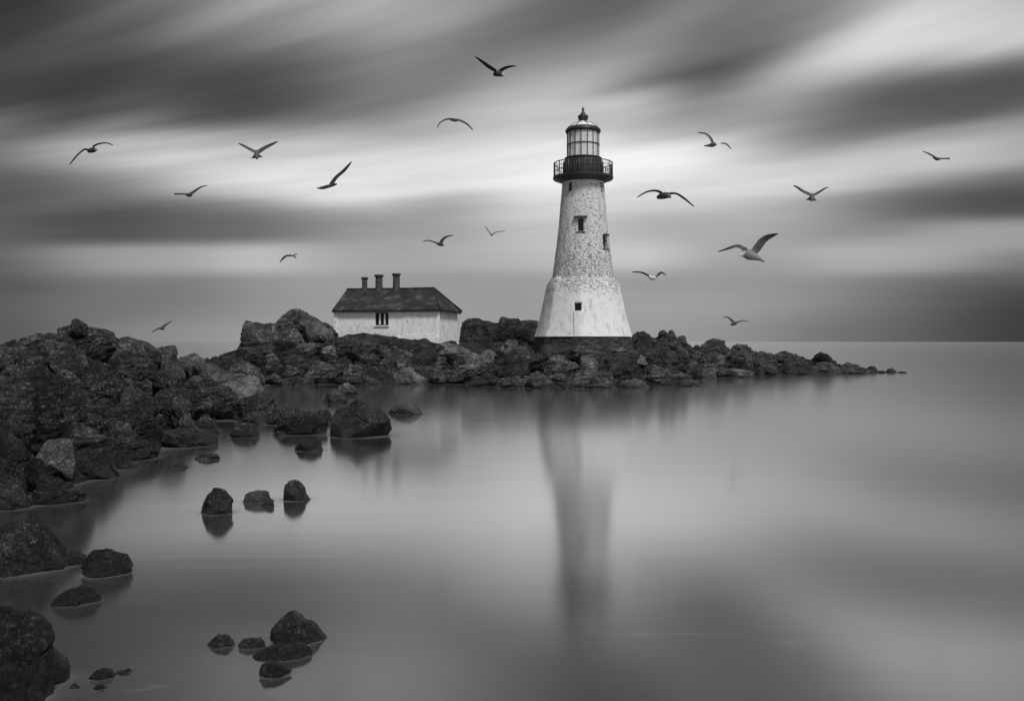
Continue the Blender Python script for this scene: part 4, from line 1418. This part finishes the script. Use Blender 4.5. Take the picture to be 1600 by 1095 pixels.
# ------------------------------------------------------------------ gulls
def gull_material():
    m, nt, p = mat("gull plumage")
    at_ = nt.add('ShaderNodeAttribute', attribute_name='plumage')
    tc = nt.add('ShaderNodeTexCoord')
    mp = nt.add('ShaderNodeMapping')
    mp.inputs['Scale'].default_value = (1, 1, 1)
    nt.l.new(tc.outputs['Object'], mp.inputs[0])
    n = nt.noise(mp.outputs[0], 22.0, 4, 0.6)
    bw = nt.add('ShaderNodeRGBToBW')
    nt.l.new(at_.outputs['Color'], bw.inputs[0])
    nt.put(p.inputs['Base Color'], grey(nt, nt.math('MULTIPLY', bw.outputs[0], nt.math('MULTIPLY_ADD', n, 0.9, 0.55))))
    p.inputs['Roughness'].default_value = 0.7
    p.inputs['Specular IOR Level'].default_value = 0.2
    return m


M_GULL = gull_material()


def spline(P, n):
    P = np.asarray(P, float)
    m = len(P)
    out = []
    for t in np.linspace(0, m - 1, n):
        i = min(int(t), m - 2)
        f = t - i
        p0, p1, p2, p3 = P[max(i - 1, 0)], P[i], P[i + 1], P[min(i + 2, m - 1)]
        out.append(0.5 * ((2 * p1) + (-p0 + p2) * f + (2 * p0 - 5 * p1 + 4 * p2 - p3) * f * f + (-p0 + 3 * p1 - 3 * p2 + p3) * f ** 3))
    return np.array(out)


def tube_np(C, A, B, n=10):
    """sections: centre, half axis a, half axis b -> closed tube"""
    k = len(C)
    V = []
    for c, a, b in zip(C, A, B):
        for i in range(n):
            t = 2 * math.pi * i / n
            V.append(c + a * math.cos(t) + b * math.sin(t))
    F = []
    for j in range(k - 1):
        for i in range(n):
            F.append([j * n + i, j * n + (i + 1) % n, (j + 1) * n + (i + 1) % n, (j + 1) * n + i])
    return V, F, [list(range(n))[::-1], [(k - 1) * n + i for i in range(n)]]


def gull(Y, body, wings, tail, label, heading=1.0, tone=(0.035, 0.05, 0.05), chord=0.26, head=None):
    """body: (px,py,r) tail to head; wings: lists of (px,py,visible chord px); heading +1 flies away, -1 towards the shore"""
    k = Y / FPX
    cx = sum(b[0] for b in body) / len(body)
    cy = sum(b[1] for b in body) / len(body)
    O = np.array(at(cx, cy, Y))
    loc = lambda x, y: np.array([(x - cx) * k, 0.0, (cy - y) * k])
    away = O - np.array([0, 0, CAMZ])
    away /= np.linalg.norm(away)
    bm = bmesh.new()
    parts = []

    def emit(C, A, B):
        V, F, caps = tube_np(C, A, B)
        vs = [bm.verts.new(v) for v in V]
        for f in F:
            bm.faces.new([vs[i] for i in f])
        for f in caps:
            bm.faces.new([vs[i] for i in f])
    # body
    bp = np.array([[*loc(x, y), r * k] for x, y, r in body])
    proj = np.linalg.norm(bp[-1, :3] - bp[0, :3])
    dep = math.sqrt(max(0.0, 0.42 ** 2 - proj ** 2))
    bp[:, :3] += away[None, :] * (heading * dep * (np.linspace(0, 1, len(bp)) - 0.5))[:, None]
    S_ = spline(bp, 14)
    ax = (S_[-1, :3] - S_[0, :3])
    ax /= max(np.linalg.norm(ax), 1e-6)
    up = np.array([0, 0, 1.0]) - ax * ax[2]
    up /= np.linalg.norm(up)
    sd_ = np.cross(ax, up)
    rr = np.maximum(S_[:, 3], 0.012)
    rr[0] *= .5
    rr[-1] *= .5
    emit(S_[:, :3], [sd_ * r for r in rr], [up * r for r in rr])
    # wings and tail
    for wg in wings + ([tail] if tail else []):
        is_tail = wg is tail
        wp = np.array([[*loc(x, y), w * k * (0.95 if not is_tail else 1.0)] for x, y, w in wg])
        S2 = spline(wp, 16)
        C = S2[:, :3]
        tg = np.gradient(C, axis=0)
        tg /= np.maximum(np.linalg.norm(tg, axis=1), 1e-6)[:, None]
        A, B = [], []
        for i in range(len(C)):
            perp = np.array([-tg[i][2], 0, tg[i][0]])
            if perp[2] < 0:
                perp = -perp
            f = i / (len(C) - 1)
            full = (chord * (1 - 0.75 * f ** 1.6)) if not is_tail else S2[i, 3]
            vis = max(S2[i, 3], 0.018)
            dp = math.sqrt(max(0.0, full ** 2 - vis ** 2))
            ch = perp * vis * 0.5 + away * (heading * dp * 0.5)
            nn = np.cross(tg[i], ch)
            nn /= max(np.linalg.norm(nn), 1e-6)
            A.append(ch * (0.92 if i < len(C) - 1 else 0.6))
            B.append(nn * 0.0115)
        emit(C, A, B)
    bmesh.ops.recalc_face_normals(bm, faces=bm.faces)
    o = bm_obj('seagull', bm, M_GULL, None, loc=O, smooth=True)
    md = o.modifiers.new('skin', 'REMESH')
    md.mode = 'VOXEL'
    md.voxel_size = 0.0085
    md.use_smooth_shade = True
    dg = bpy.context.evaluated_depsgraph_get()
    me = bpy.data.meshes.new_from_object(o.evaluated_get(dg))
    o.modifiers.clear()
    o.data = me
    nv = len(me.vertices)
    co = np.empty(nv * 3)
    me.vertices.foreach_get('co', co)
    co = co.reshape(-1, 3)
    # plumage by distance from the body axis, and along it
    p0, p1 = bp[0, :3], bp[-1, :3]
    t = np.clip(((co - p0) @ (p1 - p0)) / max(((p1 - p0) @ (p1 - p0)), 1e-6), 0, 1)
    dist = np.linalg.norm(co - (p0 + t[:, None] * (p1 - p0)), axis=1)
    R_ = max(bp[:, 3].max(), .05)
    wmask = np.clip((dist - R_ * 1.1) / (R_ * 1.2), 0, 1)
    wt, bt, tt = tone
    c = bt * (1 - wmask) + wt * wmask
    far = np.clip((dist - 0.38) / 0.2, 0, 1)
    c = c * (1 - 0.55 * far)
    hm = np.clip((t - 0.80) / 0.08, 0, 1) * (1 - wmask)
    c = c * (1 - hm) + (head if head else bt * 1.5) * hm
    ca = me.color_attributes.new('plumage', 'FLOAT_COLOR', 'POINT')
    arr = np.stack([c, c, c, np.ones_like(c)], 1).astype(np.float32)
    ca.data.foreach_set('color', arr.ravel())
    tag(o, label, 'seagull', 'gulls wheeling around the lighthouse')
    return o


gull(27, [(137.5, 237, 2.0), (141, 235.5, 3.8), (146, 234.5, 4.0), (150, 234, 2.6), (152.5, 234.5, 1)],
     [[(138, 235, 3.5), (132, 233.6, 3), (123, 240.5, 2.6), (115, 249.5, 2.4), (108.5, 257.5, 1)], [(145, 230, 4), (151, 226, 3), (162, 223.6, 2), (170, 224.3, 1.6), (176.5, 227.2, .8)]], None,
     'dark gull at the far left with one wing swept down and the other arched', -1, head=.35)
gull(33, [(291, 304.3, 1.5), (295, 304.8, 3.2), (299, 304, 2.6)], [[(294, 304.2, 3.4), (284, 303.2, 3), (278, 303.2, 3.2), (272.5, 303.4, 3.4)], [(297, 303.6, 5), (306, 297.5, 4.2), (315, 292, 2.4), (324, 290, 1)]], None,
     'small dark gull with level left wing and raised right wing, over the left rocks', 1)
gull(30, [(401.5, 248.5, 1.8), (401, 243, 3.6), (401, 238, 3.8), (400, 235.5, 1.5)],
     [[(399, 237.5, 6), (388, 232, 5), (379, 227, 4), (372.5, 224.5, 1.5)], [(403, 238, 8), (413, 231.5, 7), (424, 226, 5.2), (434, 221.2, 1.6)]], [(401, 239.5, 4), (401, 243, 12), (401.5, 247, 23)],
     'grey gull with raised wings in a wide V and fanned tail, upper left sky', 1, (.06, .09, .08))
gull(28, [(527, 287.5, 1), (521, 289, 2.3), (513, 291.2, 2.6), (504, 293.6, 2.5), (494, 294.2, .8)],
     [[(517, 289, 8), (525, 277.5, 6.5), (537, 267, 6), (545, 258, 4), (549.5, 252.5, 1)], [(515, 290, 4), (510, 290.5, 3), (506, 291.5, 1.5)]], None,
     'gull in side view gliding left with one long wing raised steeply to the right', 1, head=.25)
gull(28, [(771.5, 116.5, 2.8), (776, 115.5, 4.4), (782, 115.8, 4.2), (788.5, 118, 1.8)],
     [[(775, 111.5, 6), (764, 104.5, 7.4), (754.5, 97.5, 5.4), (747.5, 92.3, 3.6), (742.5, 88.8, 1)], [(780, 112.5, 7), (787.5, 107.3, 6.4), (797, 104.2, 4), (806.5, 103.4, 1.4)]], None,
     'highest gull in the sky, wings raised unevenly, pale patch on its body', -1, head=.45)
gull(32, [(704, 187, 1.8), (709.5, 187.6, 2.6), (714, 188.6, 2)], [[(708, 187, 4.5), (699.5, 186.3, 3.2), (689, 190.7, 2), (683, 199.5, 1.2)], [(711, 187.3, 4.5), (719, 188.6, 3.6), (730, 194.3, 3), (739, 203.8, 1.4)]], None,
     'gull seen as a thin downward arc with both wing tips drooping, below the highest gull', 1)
gull(55, [(447, 399.6, 1), (452, 399.4, 1.6), (457, 399.6, 1.2)], [[(449, 399, 3.4), (442.5, 403.4, 4), (437, 410.3, 1)], [(456, 399.6, 2), (460, 398.6, 2), (464.5, 396.4, 1)]], [(457, 399.6, 1.6), (460, 401, 2), (463.5, 404.2, 1)],
     'tiny dark gull shaped like a hook with forked end, left above the cottage', 1)
gull(38, [(682.5, 380.6, 1.6), (688, 382, 2.8), (693.5, 383.4, 1.2)], [[(687, 381.2, 4), (680, 379, 3), (671, 376, 2), (661, 377, 1)], [(688, 380.6, 6.4), (693, 373, 5), (700, 369.2, 3.2), (708, 367.8, 1)]], None,
     'dark gull above the cottage chimneys on the right, both wings lifted in a shallow curve', 1)
gull(56, [(766.5, 365.5, 1), (768.6, 367.3, 1.4), (770.5, 366.5, .8)], [[(768, 367, 2), (763.5, 361.5, 2), (758.3, 353.8, 1.2)], [(769, 366.8, 2), (774, 363.4, 2), (781, 361.8, 1.4), (789.5, 361.4, .9)]], None,
     'faint grey tiny gull shaped like a tick left of the lighthouse tower', 1, (.12, .14, .14))
gull(34, [(1100, 228.2, .9), (1106, 227.8, 1.8), (1112, 227, 3.2), (1117, 225.8, 3), (1121.5, 223.6, 1.7)],
     [[(1114, 224.5, 5.6), (1110, 215.6, 4.6), (1102, 209, 3.4), (1091, 207.6, 2.2)], [(1118, 225, 3), (1129, 224.1, 2.6), (1136, 226, 3), (1142.5, 233.3, 1)]], None,
     'gull with a pale head flying right, left wing curled up, right of the lantern', 1, (.07, .07, .07), head=.6)
gull(20, [(1026, 308.6, 1.8), (1031, 307.2, 4.4), (1038, 305.6, 5.4), (1044, 305.6, 4.2), (1049, 308.6, 1.3)],
     [[(1034, 301.5, 5), (1024, 298, 3.4), (1010, 300.2, 2.2), (996, 308.2, 1)], [(1042, 303.4, 5), (1055.5, 302.4, 3.2), (1068, 309.4, 3.6), (1084.5, 322.8, 1)]], None,
     'large gull right of the lighthouse gallery with drooping arched wings, stout dark body', -1, (.03, .06, .05), head=.12)
gull(40, [(1458.5, 246.3, 1.4), (1464, 248.6, 2.6), (1468.5, 248.3, 1.8)], [[(1463, 247.4, 4.4), (1451, 240.2, 2.8), (1441.5, 236.4, 1)], [(1465, 248.3, 3.4), (1475, 248, 2.6), (1484, 247.9, 3.8)]], None,
     'rightmost gull in the sky, dark, its right wing held straight level', 1)
gull(33, [(1268, 314, 1.6), (1268.4, 309.5, 3.2), (1269, 305.5, 3.2), (1270, 303, 1.3)],
     [[(1267, 304.5, 5.6), (1255, 299, 5.4), (1246, 293, 4), (1239.5, 289.8, 1.4)], [(1271, 305, 5), (1281, 299.6, 4), (1288, 295, 3), (1294.5, 292.8, 1)]], [(1269, 306.5, 4), (1268.4, 309.5, 11), (1268, 313.5, 21)],
     'grey gull with raised V wings and fanned tail, far right sky', 1, (.06, .09, .08))
gull(19, [(1196.5, 410, .9), (1187, 404.5, 3.2), (1179, 401, 6.2), (1171, 398.2, 8.2), (1163.5, 395.6, 7), (1158.2, 397.4, 3.6), (1153.6, 399.4, 1)],
     [[(1166, 391, 9), (1155.5, 385.2, 6.4), (1148.8, 384.8, 5.2), (1140.6, 387.4, 4.2), (1132.5, 390, 3), (1122.3, 393.2, 1)],
      [(1176, 396, 12), (1183, 387.5, 15), (1191, 377, 14), (1198, 371.5, 11), (1206, 368.2, 8), (1215.6, 365.2, 1.2)]], None,
     'nearest and largest gull, white headed with broad dark wings, right of the tower', -1, (.085, .22, .08), head=.8)
gull(33, [(1012, 430.5, 1.6), (1016, 433, 3), (1021, 435, 3.2), (1025, 434, 1.4)], [[(1014, 431.5, 4.2), (1005, 426.6, 3.2), (996, 425, 2.2), (987.5, 425, 1.8)], [(1023, 433.5, 5), (1030, 428, 4.2), (1034, 426, 3.2), (1041.5, 430.2, 1)]], None,
     'pale bodied gull beside the foot of the tower with wings lifted and bent', -1, (.10, .6, .4), head=.6)
gull(45, [(1142, 507, 1.2), (1146, 506.2, 2.6), (1150, 504.6, 2.2)], [[(1147, 504.2, 5.4), (1140, 497.6, 3.6), (1136, 495.6, 2.2), (1130.5, 495.2, 1)], [(1148, 505, 3.6), (1156, 502, 2.2), (1162.5, 501, 1.6), (1170, 502.4, .8)]], None,
     'lowest gull on the right, dark, skimming above the long rocky tail', 1)
gull(42, [(248, 512.8, 1.2), (252, 513, 2), (256.5, 515, .9)], [[(250, 512.2, 3), (242.4, 515.8, 2.2), (237.4, 519.6, 1)], [(253, 512.4, 6), (258.4, 508, 4.2), (263.5, 504.5, 2.6), (269, 501.4, .8)]], None,
     'lowest gull on the left, small, above the square topped skyline boulder', 1, (.06, .06, .06))
